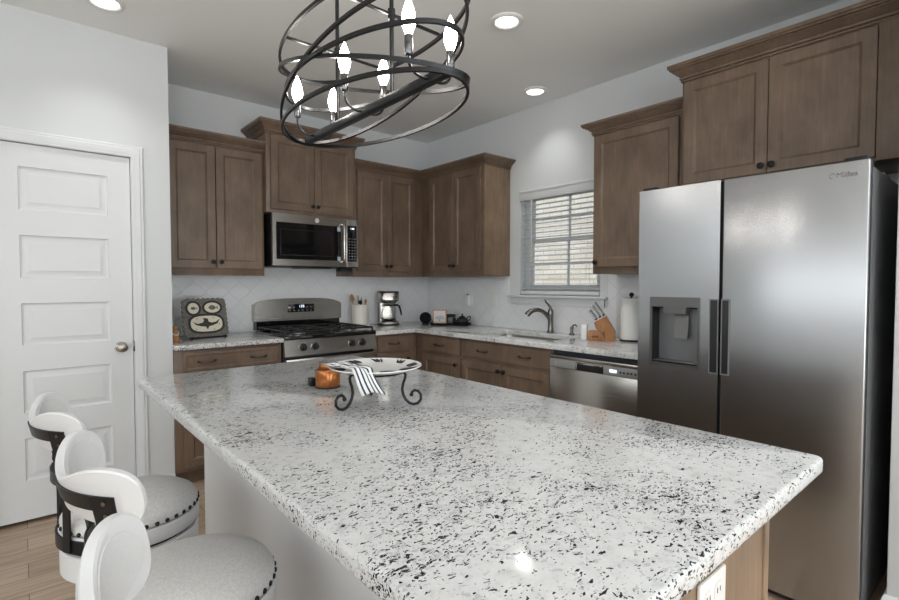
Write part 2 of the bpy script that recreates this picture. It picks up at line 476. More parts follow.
# ---- the five panel pantry door
DW = DX1 - DX0 - .006; x0 = DX0 + .003; dz0 = .022; dh = DZ - .004 - dz0
yf = YP + .012
mb = MB(); PW0, PW1 = .0, .395
PZ = [(.235, .465), (.600, .830), (.965, 1.194), (1.328, 1.558), (1.692, 1.922)]
mb.box(x0, x0 + DW, yf + .016, yf + .036, dz0, dz0 + dh)
mb.box(x0, PW0, yf, yf + .016, dz0, dz0 + dh).box(PW1, x0 + DW, yf, yf + .016, dz0, dz0 + dh)
zs = [dz0] + [z for p in PZ for z in p] + [dz0 + dh]
for i in range(0, len(zs), 2): mb.box(PW0, PW1, yf, yf + .016, zs[i], zs[i + 1])
for a, b in PZ:
    mb.rings((PW0, yf, a), X, Z, PW1 - PW0, b - a, [(0, 0), (.004, -.007), (.012, -.010), (.020, -.009), (.042, -.003), (.048, -.003)], back=False)
door = struct('door_1', mb, 'trim', ang=15)
kx, kz = .445, .925
mb = MB().lathe([(0, 0), (.031, 0), (.031, -.004), (.026, -.009), (.013, -.012), (.011, -.03), (.014, -.036), (.025, -.042), (.028, -.052), (.026, -.062), (.016, -.069), (0, -.071)], (kx, yf, kz), 32, 'Y')
build('door_knob', mb, 'nickel', door)
build('strike_plate', MB().box(DX1 - .004, DX1 + .004, YP - .004, YP + .010, kz - .03, kz + .03, .001), 'pewter', door)
# ---- kitchen window
win = struct('window_1', MB().box(XR + .075, XR + .115, WY0, WY0 + .045, WZ0, WZ1).box(XR + .075, XR + .115, WY1 - .045, WY1, WZ0, WZ1)
             .box(XR + .075, XR + .115, WY0 + .045, WY1 - .045, WZ0, WZ0 + .05).box(XR + .075, XR + .115, WY0 + .045, WY1 - .045, WZ1 - .045, WZ1), 'trim')
zm = 1.655; a0, a1 = WY0 + .045, WY1 - .045
def sash(z0, z1, xx, nm):
    mb = MB(); t = .034
    mb.box(xx, xx + .02, a0, a0 + t, z0, z1, .002).box(xx, xx + .02, a1 - t, a1, z0, z1, .002)
    mb.box(xx, xx + .02, a0 + t, a1 - t, z0, z0 + t, .002).box(xx, xx + .02, a0 + t, a1 - t, z1 - t, z1, .002)
    ym = (a0 + a1) / 2 - .045; zc = (z0 + z1) / 2
    mb.box(xx + .004, xx + .016, ym - .009, ym + .009, z0 + t, z1 - t)
    mb.box(xx + .004, xx + .016, a0 + t, ym - .009, zc - .009, zc + .009).box(xx + .004, xx + .016, ym + .009, a1 - t, zc - .009, zc + .009)
    o = build('sash', mb, 'trim', win)
    g = build('pane', MB().box(xx + .0085, xx + .0115, a0 + t, a1 - t, z0 + t, z1 - t), 'pane', o)
sash(zm - .017, WZ1 - .045, XR + .092, 'u'); sash(WZ0 + .05, zm + .017, XR + .078, 'l')
struct('trim_2', MB().box(XR - .045, XR, 1.985, 2.95, WZ0 - .02, WZ0, .005).box(XR, XR + .075, WY0, WY1, WZ0 - .02, WZ0), 'trim')
struct('trim_3', MB().box(XR - .014, XR, 2.014, 2.905, WZ0 - .082, WZ0 - .02, .003), 'trim')
# backsplash tiles: part of the setting
bs = [(.66, 1.40), ]
struct('trim_4', MB().box(XP, 3.212, YB - .008, YB, .914, 1.43), 'tile_x')
struct('trim_5', MB().box(XR - .008, XR, 2.951, YB - .008, .914, 1.40).box(XR - .008, XR, WY1, 2.951, .914, WZ0 - .083).box(XR - .008, XR, 1.27, WY1, .914, WZ0 - .083).box(XR - .008, XR, 1.27, 1.984, WZ0 - .083, 1.40), 'tile_y')
# outside
o = tag(build('brick_wall', MB().box(5.9, 6.1, -3, 9, -.2, 5.5), 'brick'), 'cream brick wall of the neighbouring house seen through the kitchen window', 'wall')
struct('ground_outside', MB().box(3.34, 14, -8, 14, -.3, -.2), plain('dry_grass', (.25, .26, .14), .95))

# ------------------------------------------------------------------ cabinetry
DOOR_RL = [(0, -.019), (0, -.002), (.002, 0), (.052, 0), (.054, -.002), (.064, -.009), (.07, -.009)]
DRAW_RL = [(0, -.019), (0, -.005), (.004, -.002), (.012, 0), (.02, 0)]
def face(name, o, U, w, h, parent, rl=DOOR_RL, m='cab'):
    return build(name, MB().rings(o, U, Z, w, h, rl), m, parent, ang=20)
def knob(p, N, parent):
    N = Vector(N); q = N.to_track_quat('Z', 'Y').to_matrix()
    mb = MB().lathe([(0, 0), (.007, 0), (.006, .010), (.013, .014), (.016, .020), (.014, .026), (.006, .029), (0, .029)], p, 20, 'Z', q)
    return build('knob', mb, 'black_metal', parent)
def pull(c, U, N, L, parent, m='pull'):
    c = Vector(c); U = Vector(U); N = Vector(N); pts = []
    for i in range(17):
        t = i / 16; u = (t - .5) * L
        d = .026 * (1 - (2 * t - 1) ** 6) + .002; pts.append(c + U * u + N * d - Z * (.006 * math.sin(PI * t)))
    mb = MB().tube(pts, [.0065 - .002 * math.sin(PI * i / 16) for i in range(17)], 8)
    for sgn in (-1, 1): mb.cyl(c + U * (sgn * L / 2), c + U * (sgn * L / 2) + N * .006, .008, .006, 12)
    return build('handle', mb, m, parent)
def crown(h=.09, o=.055):
    return [(0, 0), (.008, 0), (.008, .007), (.004, .009), (.004, .012), (.014, .014), (.014, .021), (.009, .023), (.009, .028), (.018, .033), (.030, .048), (.042, .056), (.042, .060), (o - .008, .062), (o - .008, .068), (o, .073), (o, h), (0, h)]
def crown_part(path, zb, zt, o, parent, side=1):
    k = (zt - zb) / .09
    return build('crown_molding', MB().sweep(path, [(a, zb + b * k) for a, b in crown(.09, o)], side), 'cab', parent, ang=25)

UZ0, UZ1, UTOP = 1.363, 2.29, 2.352
# left upper
fy = 3.77
t = thing('wall_cabinet', 'two-door brown wall cabinet against the pantry wall, above the carved tray', 'cabinet', (1.06, 3.95, UZ0), 'brown wall cabinets')
build('body', MB().box(XP + .002, 1.405, fy + .02, YB - .002, UZ0, UZ1 + .02, .002).box(XP + .002, 1.405, fy + .02, fy + .04, UZ0 - .006, UZ0), 'cab', t)
d = face('door', (.757, fy, 1.408), X, .302, UZ1 - 1.408 - .025, t); knob((1.036, fy, 1.453), -Y, d)
d = face('door', (1.064, fy, 1.408), X, .322, UZ1 - 1.408 - .025, t); knob((1.089, fy, 1.453), -Y, d)
crown_part([(XP + .002, fy + .02), (1.405, fy + .02)], UZ1 - .012, UTOP, .062, t)
# over the microwave (taller and deeper)
t = thing('wall_cabinet', 'raised two-door brown wall cabinet directly above the microwave', 'cabinet', (1.785, 3.9, 1.84), 'brown wall cabinets')
my = 3.72
build('body', MB().box(1.407, 2.163, my + .02, YB - .002, 1.836, 2.45, .002), 'cab', t)
d = face('door', (1.438, my, 1.862), X, .345, .555, t); knob((1.762, my, 1.905), -Y, d)
d = face('door', (1.787, my, 1.862), X, .345, .555, t); knob((1.808, my, 1.905), -Y, d)
crown_part([(1.407, YB - .002), (1.407, my + .02), (2.163, my + .02), (2.163, YB - .002)], 2.425, 2.515, .062, t)
# corner pair
t = thing('wall_cabinet', 'two-door brown wall cabinet right of the microwave, meeting the room corner', 'cabinet', (2.55, 3.95, UZ0), 'brown wall cabinets')
build('body', MB().box(2.165, 2.909, fy + .02, YB - .002, UZ0, UZ1 + .02, .002), 'cab', t)
d = face('door', (2.203, fy, 1.408), X, .302, UZ1 - 1.408 - .025, t); knob((2.484, fy, 1.453), -Y, d)
d = face('door', (2.509, fy, 1.408), X, .302, UZ1 - 1.408 - .025, t); knob((2.531, fy, 1.453), -Y, d)
crown_part([(2.165, fy + .02), (2.909, fy + .02)], UZ1 - .012, UTOP, .062, t)
fx = 2.89
t = thing('wall_cabinet', 'two-door brown wall cabinet on the window wall, left of the window', 'cabinet', (3.05, 3.35, UZ0), 'brown wall cabinets')
build('body', MB().box(fx + .021, XR - .002, 2.951, YB - .3, UZ0, UZ1 + .02, .002), 'cab', t)
build('side_panel', MB().box(fx + .02, XR - .002, 2.944, 2.951, UZ0, UZ1 + .02, .001), 'veneer', t)  # lighter wood tone paints in the light reflected on this side
d = face('door', (fx, 3.648, 1.408), -Y, .325, UZ1 - 1.408 - .025, t); knob((fx, 3.342, 1.453), -X, d)
d = face('door', (fx, 3.318, 1.408), -Y, .340, UZ1 - 1.408 - .025, t); knob((fx, 3.298, 1.453), -X, d)
crown_part([(fx + .02, fy + .02), (fx + .02, 2.944), (XR - .002, 2.944)], UZ1 - .012, UTOP, .062, t)
# right of the window
t = thing('wall_cabinet', 'single-door brown wall cabinet between the window and the fridge', 'cabinet', (3.05, 1.6, UZ0), 'brown wall cabinets')
build('body', MB().box(fx + .02, XR - .002, 1.302, 1.915, UZ0, UZ1 + .02, .002), 'cab', t)
d = face('door', (fx, 1.899, 1.408), -Y, .556, UZ1 - 1.408 - .025, t); knob((fx, 1.876, 1.440), -X, d)
crown_part([(XR - .002, 1.915), (fx + .02, 1.915), (fx + .02, 1.302)], UZ1 - .012, UTOP, .062, t)
# above the fridge
t = thing('wall_cabinet', 'wide two-door brown cabinet high above the stainless fridge', 'cabinet', (3.0, .85, 1.83), 'brown wall cabinets')
gx = 2.82
build('body', MB().box(gx + .02, XR - .002, .328, 1.30, 1.832, 2.45, .002), 'cab', t)
d = face('door', (gx, 1.282, 1.850), -Y, .412, .562, t); knob((gx, .892, 1.886), -X, d)
d = face('door', (gx, .867, 1.850), -Y, .412, .562, t); knob((gx, .845, 1.886), -X, d)
build('filler_strip', MB().box(gx + .001, gx + .02, .328, .452, 1.832, 2.42, .001), 'cab', t)
crown_part([(XR - .002, 1.30), (gx + .02, 1.30), (gx + .02, .328)], 2.425, 2.515, .062, t)

# ---- base cabinets
CT = .914; CB = .882; by = 3.455; bx = 2.587
def toe(mb): return mb
t = thing('base_cabinet', 'brown base cabinet left of the range, with one wide drawer carrying two pulls', 'cabinet', (1.06, 3.75, 0), 'brown base cabinets')
build('body', MB().box(XP + .002, 1.402, by + .02, YB - .01, .10, CB - .001, .001).box(XP + .002, 1.402, by + .09, YB - .01, 0, .10), 'cab', t)
d = face('drawer', (.765, by, .735), X, .610, .128, t, DRAW_RL + [(.028, -.003), (.034, -.003)])
pull((.905, by - .003, .800), X, -Y, .10, d); pull((1.235, by - .003, .800), X, -Y, .10, d)
d = face('door', (.765, by, .125), X, .302, .585, t); knob((1.045, by, .66), -Y, d)
d = face('door', (1.073, by, .125), X, .302, .585, t); knob((1.095, by, .66), -Y, d)
t = thing('base_cabinet', 'narrow brown base cabinet between the range and the inside corner', 'cabinet', (2.38, 3.75, 0), 'brown base cabinets')
build('body', MB().box(2.172, bx + .018, by + .02, YB - .01, .10, CB - .001, .001).box(2.172, bx, by + .09, YB - .01, 0, .10), 'cab', t)
d = face('drawer', (2.20, by, .735), X, .315, .128, t, DRAW_RL); pull((2.357, by, .800), X, -Y, .10, d)
d = face('door', (2.20, by, .125), X, .315, .585, t); knob((2.49, by, .66), -Y, d)
t = thing('base_cabinet', 'brown base cabinet in the corner below the tea tray, one drawer over one door', 'cabinet', (2.9, 3.1, 0), 'brown base cabinets')
build('body', MB().box(bx + .02, XR - .01, 2.881, by + .018, .10, CB - .001, .001).box(bx + .09, XR - .01, 2.881, by, 0, .10), 'cab', t)
d = face('drawer', (bx, 3.372, .735), -Y, .474, .128, t, DRAW_RL); pull((bx, 3.135, .800), -Y, -X, .10, d)
d = face('door', (bx, 3.372, .125), -Y, .474, .585, t); knob((bx, 2.928, .66), -X, d)
t = thing('base_cabinet', 'brown sink base cabinet under the faucet, false drawer front over two doors', 'cabinet', (2.9, 2.43, 0), 'brown base cabinets')
build('body', MB().box(bx + .02, bx + .04, 2.000, 2.879, .10, CB - .001, .001).box(bx + .04, XR - .01, 2.000, 2.02, .10, CB - .001).box(bx + .04, XR - .01, 2.859, 2.879, .10, CB - .001)
      .box(bx + .04, XR - .01, 2.02, 2.859, .10, .12).box(bx + .09, XR - .01, 2.000, 2.879, 0, .10), 'cab', t)
d = face('drawer_front', (bx, 2.866, .735), -Y, .850, .128, t, DRAW_RL); pull((bx, 2.640, .800), -Y, -X, .10, d); pull((bx, 2.230, .800), -Y, -X, .10, d)
d = face('door', (bx, 2.866, .125), -Y, .422, .585, t); knob((bx, 2.468, .672), -X, d)
d = face('door', (bx, 2.438, .125), -Y, .422, .585, t); knob((bx, 2.416, .672), -X, d)
tag(build('end_panel', MB().box(bx + .02, XR - .01, 1.285, 1.372, 0, CB - .001, .001), 'cab', loc=None), 'narrow brown end panel between the dishwasher and the fridge', 'panel')

# ------------------------------------------------------------------ countertops
def slab(poly, z0, z1, r=.006):
    bm = bmesh.new(); vs = [bm.verts.new((a, b, z0)) for a, b in poly]; f = bm.faces.new(vs)
    e = bmesh.ops.extrude_face_region(bm, geom=[f]); top = [v for v in e['geom'] if isinstance(v, bmesh.types.BMVert)]
    for v in top: v.co.z = z1
    bmesh.ops.recalc_face_normals(bm, faces=bm.faces)
    ed = [x for x in bm.edges if abs(x.verts[0].co.z - x.verts[1].co.z) < 1e-6]
    bmesh.ops.bevel(bm, geom=ed, offset=r, segments=3, affect='EDGES', profile=.5)
    mb = MB(); mb.bm(bm); return mb
tag(build('countertop', slab([(XP + .001, 3.430), (1.404, 3.430), (1.404, YB - .009), (XP + .001, YB - .009)], CB, CT), 'granite'), 'short white granite countertop left of the range, under the carved tray', 'countertop')
SX0, SX1, SY0, SY1 = 2.70, 3.06, 2.10, 2.82
def rrect(x0, x1, y0, y1, r, n=6):
    out = []
    for cx, cy, a in ((x1 - r, y1 - r, 0), (x0 + r, y1 - r, PI / 2), (x0 + r, y0 + r, PI), (x1 - r, y0 + r, 1.5 * PI)):
        for i in range(n + 1):
            q = a + PI / 2 * i / n; out.append((cx + r * math.cos(q), cy + r * math.sin(q)))
    return out
# L-shaped counter with the sink cut out
bm = bmesh.new()
outer = [(2.167, 3.430), (2.555, 3.430), (2.555, 1.282), (XR - .009, 1.282), (XR - .009, YB - .009), (2.167, YB - .009)]
inner = rrect(SX0, SX1, SY0, SY1, .06)
ov = [bm.verts.new((a, b, CT)) for a, b in outer]; iv = [bm.verts.new((a, b, CT)) for a, b in inner]
ee = [bm.edges.new((ov[i], ov[(i + 1) % len(ov)])) for i in range(len(ov))] + [bm.edges.new((iv[i], iv[(i + 1) % len(iv)])) for i in range(len(iv))]
bmesh.ops.triangle_fill(bm, use_beauty=True, use_dissolve=False, edges=ee)
e = bmesh.ops.extrude_face_region(bm, geom=bm.faces[:])
for v in [v for v in e['geom'] if isinstance(v, bmesh.types.BMVert)]: v.co.z = CB
bmesh.ops.recalc_face_normals(bm, faces=bm.faces)
ed = [x for x in bm.edges if len(x.link_faces) == 2 and abs(x.verts[0].co.z - CT) < 1e-6 and abs(x.verts[1].co.z - CT) < 1e-6 and x.calc_face_angle(0) > 1]
bmesh.ops.bevel(bm, geom=ed, offset=.006, segments=3, affect='EDGES', profile=.5)
mb = MB(); mb.bm(bm)
tag(build('countertop', mb, 'granite'), 'L-shaped white granite countertop around the sink, from range to fridge', 'countertop')
# sink
t = thing('kitchen_sink', 'undermount stainless sink let into the granite under the window', 'sink', (2.88, 2.46, .70))
def ring(x0, x1, y0, y1, r, z): return [Vector((a, b, z)) for a, b in rrect(x0, x1, y0, y1, r)]
mb = MB(); R_ = [ring(SX0 - .02, SX1 + .02, SY0 - .02, SY1 + .02, .07, CB - .001), ring(SX0 - .004, SX1 + .004, SY0 - .004, SY1 + .004, .062, CB - .001),
    ring(SX0, SX1, SY0, SY1, .06, CB - .012), ring(SX0 + .006, SX1 - .006, SY0 + .006, SY1 - .006, .06, .74), ring(SX0 + .04, SX1 - .04, SY0 + .04, SY1 - .04, .05, .705)]
mb.loft(R_, cap=False); mb._add(R_[-1], [tuple(range(len(R_[-1])))])
build('basin', mb, 'sink_steel', t)
build('drain', MB().lathe([(0, .004), (.02, .004), (.04, .007), (.045, .001), (.045, 0)], (2.9, 2.46, .7055), 24), 'chrome', t)
# island
IX0, IX1, IY0, IY1 = .352, 1.357, .290, 2.375
ip = []
for cx, cy, a in ((IX1 - .02, IY1 - .02, 0), (IX0 + .045, IY1 - .045, PI / 2), (IX0 + .02, IY0 + .02, PI), (IX1 - .02, IY0 + .02, 1.5 * PI)):
    r = .045 if a == PI / 2 else .02
    for i in range(7):
        q = a + PI / 2 * i / 6; ip.append((cx + r * math.cos(q), cy + r * math.sin(q)))
tag(build('island_countertop', slab(ip, CB - .004, CT, .008), 'granite'), 'big black-flecked white granite island countertop in the foreground', 'countertop')
t = thing('kitchen_island', 'kitchen island base with white painted stool side and tan wood end', 'island', (.95, 1.33, 0))
bx0, bx1, by0, by1 = .580, 1.325, .382, 2.285; it = CB - .005
build('body', MB().box(bx0 + .02, bx1 - .022, by0 + .014, by1 - .012, .10, it, .001).box(bx0 + .02, bx1 - .10, by0 + .014, by1 - .012, 0, .10), 'cab', t)
build('stool_side_panel', MB().box(bx0, bx0 + .02, by0, by1, 0, it, .002), 'white_wood', t)
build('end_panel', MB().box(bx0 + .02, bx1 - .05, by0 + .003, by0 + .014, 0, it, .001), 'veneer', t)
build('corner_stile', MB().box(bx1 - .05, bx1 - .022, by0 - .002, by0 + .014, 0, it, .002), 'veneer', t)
for i in range(4):
    w = (by1 - by0 - .06) / 4; yy = by0 + .03 + i * w
    d = face('drawer', (bx1 - .003, yy + .006, .735), Y, w - .012, .125, t, DRAW_RL); pull((bx1 - .003, yy + w / 2, .80), Y, X, .10, d)
    d = face('door', (bx1 - .003, yy + .006, .125), Y, w - .012, .585, t); knob((bx1 - .003, yy + .04, .66), X, d)
o = thing('wall_outlet', 'white outlet plate on the tan wood end of the island', 'outlet', (.955, by0 + .003, .62))
ox, oy = .926, by0 + .003
build('cover_plate', MB().box(ox, ox + .118, oy - .008, oy, .628, .748, .004), 'white_plastic', o)
for zc, ox in ((.664, .918), (.714, .918), (.664, .965), (.714, .965)):
    f = build('receptacle', MB().prism([(-.017, -.012), (.017, -.012), (.017, .008), (.010, .015), (-.010, .015), (-.017, .008)], (ox + .0375, oy - .008, zc), X, Z, -Y, 0, .002), 'white_plastic', o)
    build('slots', MB().box(ox + .030, ox + .032, oy - .0106, oy - .0098, zc - .004, zc + .006).box(ox + .043, ox + .045, oy - .0106, oy - .0098, zc - .004, zc + .005), 'print', f)

# ------------------------------------------------------------------ refrigerator
t = thing('refrigerator', 'large stainless side-by-side fridge with ice and water dispenser in the left door', 'refrigerator', (2.7, .825, 0))
F0 = 2.32; fy0, fy1 = .385, 1.265; ys = .884
build('cabinet', MB().box(F0 + .055, 3.10, fy0 + .004, fy1 - .004, .03, 1.735, .006), 'dark_grey', t)
def fdoor(y0, y1, cut=None):
    """door slab with rounded vertical edges; optional recess opening (y0,y1,z0,z1)"""
    mb = MB(); z0, z1 = .035, 1.75
    if cut is None: mb.box(F0, F0 + .05, y0, y1, z0, z1, .007, 3)
    else:
        c0, c1, d0, d1 = cut
        mb.box(F0, F0 + .05, y0, c0, z0, z1, .0).box(F0, F0 + .05, c1, y1, z0, z1, .0)
        mb.box(F0, F0 + .05, c0, c1, z0, d0, .0).box(F0, F0 + .05, c0, c1, d1, z1, .0)
    return mb
# dispenser opening
q0, q1, e0, e1 = .972, 1.20, .912, 1.232
# left (freezer) door: frame pieces are one mesh with a shared front
def plate_hole(y0, y1, z0, z1, c0, c1, d0, d1, x0, x1):
    mb = MB(); vs = []
    for x in (x0, x1):
        vs += [(x, y0, z0), (x, y1, z0), (x, y1, z1), (x, y0, z1), (x, c0, d0), (x, c1, d0), (x, c1, d1), (x, c0, d1)]
    fs = []
    for b in (0, 8):
        for k in range(4): fs.append((b + k, b + (k + 1) % 4, b + 4 + (k + 1) % 4, b + 4 + k))
    for k in range(4):
        fs.append((k, (k + 1) % 4, 8 + (k + 1) % 4, 8 + k)); fs.append((4 + k, 4 + (k + 1) % 4, 12 + (k + 1) % 4, 12 + k))
    mb._add(vs, fs); return mb
ld = build('freezer_door', plate_hole(ys + .0055, fy1, .035, 1.75, q0, q1, e0, e1, F0, F0 + .05), 'fridge_steel', t)
rd = build('fridge_door', MB().box(F0, F0 + .05, fy0, ys - .0055, .035, 1.75, .006, 3), 'fridge_steel', t)
build('door_gasket', MB().box(F0 + .02, F0 + .056, ys - .0050, ys + .0050, .04, 1.745), 'dark_gap', t)
# dispenser: bezel, cavity, spout, paddle, drip tray
mb = MB(); mb.rings((F0, q0, e0), Y, Z, q1 - q0, e1 - e0, [(0, .0)], False) if False else None
ds = build('dispenser_bezel', plate_hole(q0 - .004, q1 + .004, e0 - .004, e1 + .004, q0 + .006, q1 - .006, e0 + .012, e1 - .042, F0 - .003, F0 + .012), 'disp', ld)
mb = MB(); cav = [Vector((F0 + .004, q0 + .006, e0 + .012)), ]
x_b = F0 + .075
fr = [(q0 + .006, e0 + .012), (q1 - .006, e0 + .012), (q1 - .006, e1 - .042), (q0 + .006, e1 - .042)]
bk = [(q0 + .02, e0 + .02), (q1 - .02, e0 + .02), (q1 - .02, e1 - .055), (q0 + .02, e1 - .055)]
vs = [(F0 + .005, a, b) for a, b in fr] + [(x_b, a, b) for a, b in bk]
mb._add(vs, [(k, (k + 1) % 4, 4 + (k + 1) % 4, 4 + k) for k in range(4)] + [(4, 5, 6, 7)])
build('dispenser_cavity', mb, 'charcoal', ld)
build('spout', MB().prism([(-.055, 0), (.055, 0), (.05, -.03), (-.05, -.03)], (F0 + .002, (q0 + q1) / 2, e1 - .043), Y, Z, X, 0, .05), 'disp', ld)
mb = MB(); mb.loft([[Vector((xx, yc + s, zz)) for s, dx in ((-w, 0), (w, 0))] + [Vector((xx + .006, yc + w, zz)), Vector((xx + .006, yc - w, zz))] for xx, yc, zz, w in
    ((F0 + .045, 1.069, e1 - .075, .032), (F0 + .035, 1.067, e1 - .13, .032), (F0 + .026, 1.066, e1 - .178, .032), (F0 + .024, 1.066, e1 - .19, .028))])
build('paddle', mb, 'disp', ld)
build('drip_tray', MB().box(F0 + .002, x_b - .004, q0 + .012, q1 - .012, e0 + .016, e0 + .024, .002), 'disp', ld)
# recessed grip panels on both sides of the split
h0, h1 = .900, 1.232
for (a, b, par) in ((ys + .0055, ys + .044, ld), (ys - .040, ys - .0055, rd)):
    h = build('grip_frame', plate_hole(a, b, h0, h1, a + .004, b - .004, h0 + .006, h1 - .006, F0 - .004, F0 + .001), 'dark_grey', par)
    build('grip_pocket', MB().box(F0 - .0015, F0 + .0005, a + .004, b - .004, h0 + .006, h1 - .006), 'black_plastic', h)
def text_mesh(txt, size, o, U, V, depth=.0006, mat='print', parent=None, name='lettering', align='CENTER', shear=0.0):
    cu = bpy.data.curves.new('txt', 'FONT'); cu.body = txt; cu.size = size; cu.extrude = depth; cu.align_x = align; cu.align_y = 'CENTER'; cu.shear = shear
    ob = bpy.data.objects.new('txt', cu); COL.objects.link(ob)
    dg = bpy.context.evaluated_depsgraph_get(); me = ob.evaluated_get(dg).to_mesh()
    U = Vector(U); V = Vector(V); W = U.cross(V); o = Vector(o)
    mb = MB(); mb._add([o + U * v.co.x + V * v.co.y + W * v.co.z for v in me.vertices], [tuple(p.vertices) for p in me.polygons])
    ob.evaluated_get(dg).to_mesh_clear(); bpy.data.objects.remove(ob); bpy.data.curves.remove(cu)
    return build(name, mb, mat, parent)
text_mesh('Midea', .027, (F0 - .0005, .452, 1.703), -Y, Z, .0006, 'grey_print', rd, 'maker_lettering')
mb = MB().lathe([(.0105, 0), (.0105, .0008), (.008, .0008), (.008, 0)], (F0, .496, 1.703), 24, 'X', Matrix.Rotation(PI, 3, 'Z'), a0=.6, a1=4.6)
build('maker_emblem', mb, 'grey_print', rd)
build('base_grille', MB().box(F0 + .03, F0 + .055, fy0 + .02, fy1 - .02, .008, .032), 'black_plastic', t)
for yy in (fy0 + .05, fy1 - .05): build('foot', MB().cyl((F0 + .10, yy, 0), (F0 + .10, yy, .03), .018), 'black_plastic', t)
for yy in (fy0 + .045, fy1 - .045): build('hinge_cover', MB().box(F0 + .01, F0 + .13, yy - .035, yy + .035, 1.737, 1.765, .006), 'charcoal', t)
tag(build('wood_shim', MB().box(2.66, 2.80, .40, .43, 1.7352, 1.752, .002), 'spoon'), 'small scrap of pale wood lying on top of the fridge at its right', 'wood scrap')

# ------------------------------------------------------------------ dishwasher
t = thing('dishwasher', 'stainless dishwasher beside the fridge with pocket handle and control strip', 'dishwasher', (2.9, 1.685, 0))
w0, w1 = 1.376, 1.994; dxf = 2.558
build('tub', MB().box(bx + .022, XR - .02, w0 + .002, w1 - .002, .02, CB - .03), 'dark_grey', t)
build('mounting_strip', MB().box(dxf + .035, dxf + .06, w0 + .003, w1 - .003, CB - .03, CB - .002), 'navy', t)
dd = build('door', MB().box(dxf, dxf + .045, w0 + .003, w1 - .003, .10, .772, .004), 'steel', t)
cp = build('control_strip', MB().box(dxf - .002, dxf + .045, w0 + .003, w1 - .003, .774, .826, .002), 'grey_part', t)
build('top_edge', MB().box(dxf - .003, dxf + .047, w0 + .003, w1 - .003, .826, .850, .004), 'steel', t)
pc = build('pocket_handle', MB().box(dxf - .0035, dxf - .0015, 1.605, 1.795, .775, .822, .0008), 'black_plastic', cp)
build('handle_lip', MB().box(dxf - .006, dxf - .0035, 1.61, 1.79, .812, .82, .001).box(dxf - .005, dxf - .0035, 1.785, 1.797, .775, .82, .001), 'chrome', pc)
build('display', MB().box(dxf - .0035, dxf - .0015, 1.52, 1.565, .79, .808, .0005), 'led', cp)
for yy in (1.495, 1.475, 1.45, 1.43, 1.405): build('button', MB().box(dxf - .0035, dxf - .0015, yy - .006, yy + .006, .793, .803, .0005), 'black_plastic', cp)
mb = MB().lathe([(0, 0), (.009, 0), (.009, .001), (0, .001)], (dxf - .0022, 1.945, .80), 20, 'X', Matrix.Rotation(PI, 3, 'Z')); build('round_emblem', mb, 'nickel', cp)
build('toe_kick', MB().box(bx + .06, bx + .075, w0 + .003, w1 - .003, .0, .095), 'black_plastic', t)

# ------------------------------------------------------------------ range
t = thing('gas_range', 'stainless gas range with black cooktop standing against the back wall', 'range', (1.785, 3.75, 0))
r0, r1 = 1.408, 2.163; ry = 3.42
build('body', MB().box(r0, r1, ry + .045, YB - .012, .03, .895, .003), 'black_metal', t)
ck = build('cooktop', MB().box(r0, r1, ry + .005, 4.0, .895, .925, .006, 3), 'black_gloss', t)
# control panel, slightly raked
mb = MB().prism([(0, 0), (.035, 0), (.035, .115), (.020, .115)], (r0, ry, .778), Y, Z, X, 0, r1 - r0)
cp = build('control_panel', mb, 'steel', t)
for xx in (1.545, 1.640, 1.945, 2.035):
    zc = .838
    mb = MB().lathe([(0, 0), (.026, 0), (.026, -.004), (.021, -.008), (.019, -.028), (.017, -.031), (0, -.031)], (xx, ry + .008, zc), 28, 'Y')
    mb.box(xx - .005, xx + .005, ry - .032, ry - .022, zc - .02, zc + .02, .003)
    kb = build('knob', mb, 'black_plastic', cp)
    build('knob_ring', MB().lathe([(.026, .001), (.031, .001), (.031, -.003), (.026, -.003)], (xx, ry + .008, zc), 28, 'Y'), 'chrome', kb)
# oven door
od = build('oven_door', MB().box(r0 + .003, r1 - .003, ry - .012, ry + .042, .17, .758, .005), 'steel', t)
build('oven_window', MB().box(r0 + .10, r1 - .10, ry - .0145, ry - .0115, .30, .60, .001), 'black_gloss', od)
mb = MB().tube([(r0 + .05, ry - .012, .715), (r0 + .05, ry - .055, .72), (r0 + .07, ry - .062, .72), (r1 - .07, ry - .062, .72), (r1 - .05, ry - .055, .72), (r1 - .05, ry - .012, .715)], .013, 12)
build('oven_handle', mb, 'steel', od)
build('storage_drawer', MB().box(r0 + .003, r1 - .003, ry - .008, ry + .042, .04, .160, .005), 'steel', t)
# backguard
mb = MB(); gy = 4.0; n = 18; poly = [(r0, .995), (r1, .995)]
for i in range(n + 1):
    u = i / n; poly.append((r1 - u * (r1 - r0), 1.128 + .048 * (1 - (2 * u - 1) ** 4) ** .8))
rings_ = []
for dy, ins in ((.0, .0), (.0, .0)): pass
mb.prism(poly, (0, gy, 0), X, Z, Y, 0, .085)
bg = build('backguard', mb, 'steel', t)
build('backguard_base', MB().box(r0 + .012, r1 - .012, gy + .012, gy + .085, .925, .995), 'black_gloss', t)
dp = build('display_panel', MB().box(1.672, 1.905, gy - .003, gy + .001, 1.062, 1.128, .0012), 'black_gloss', bg)
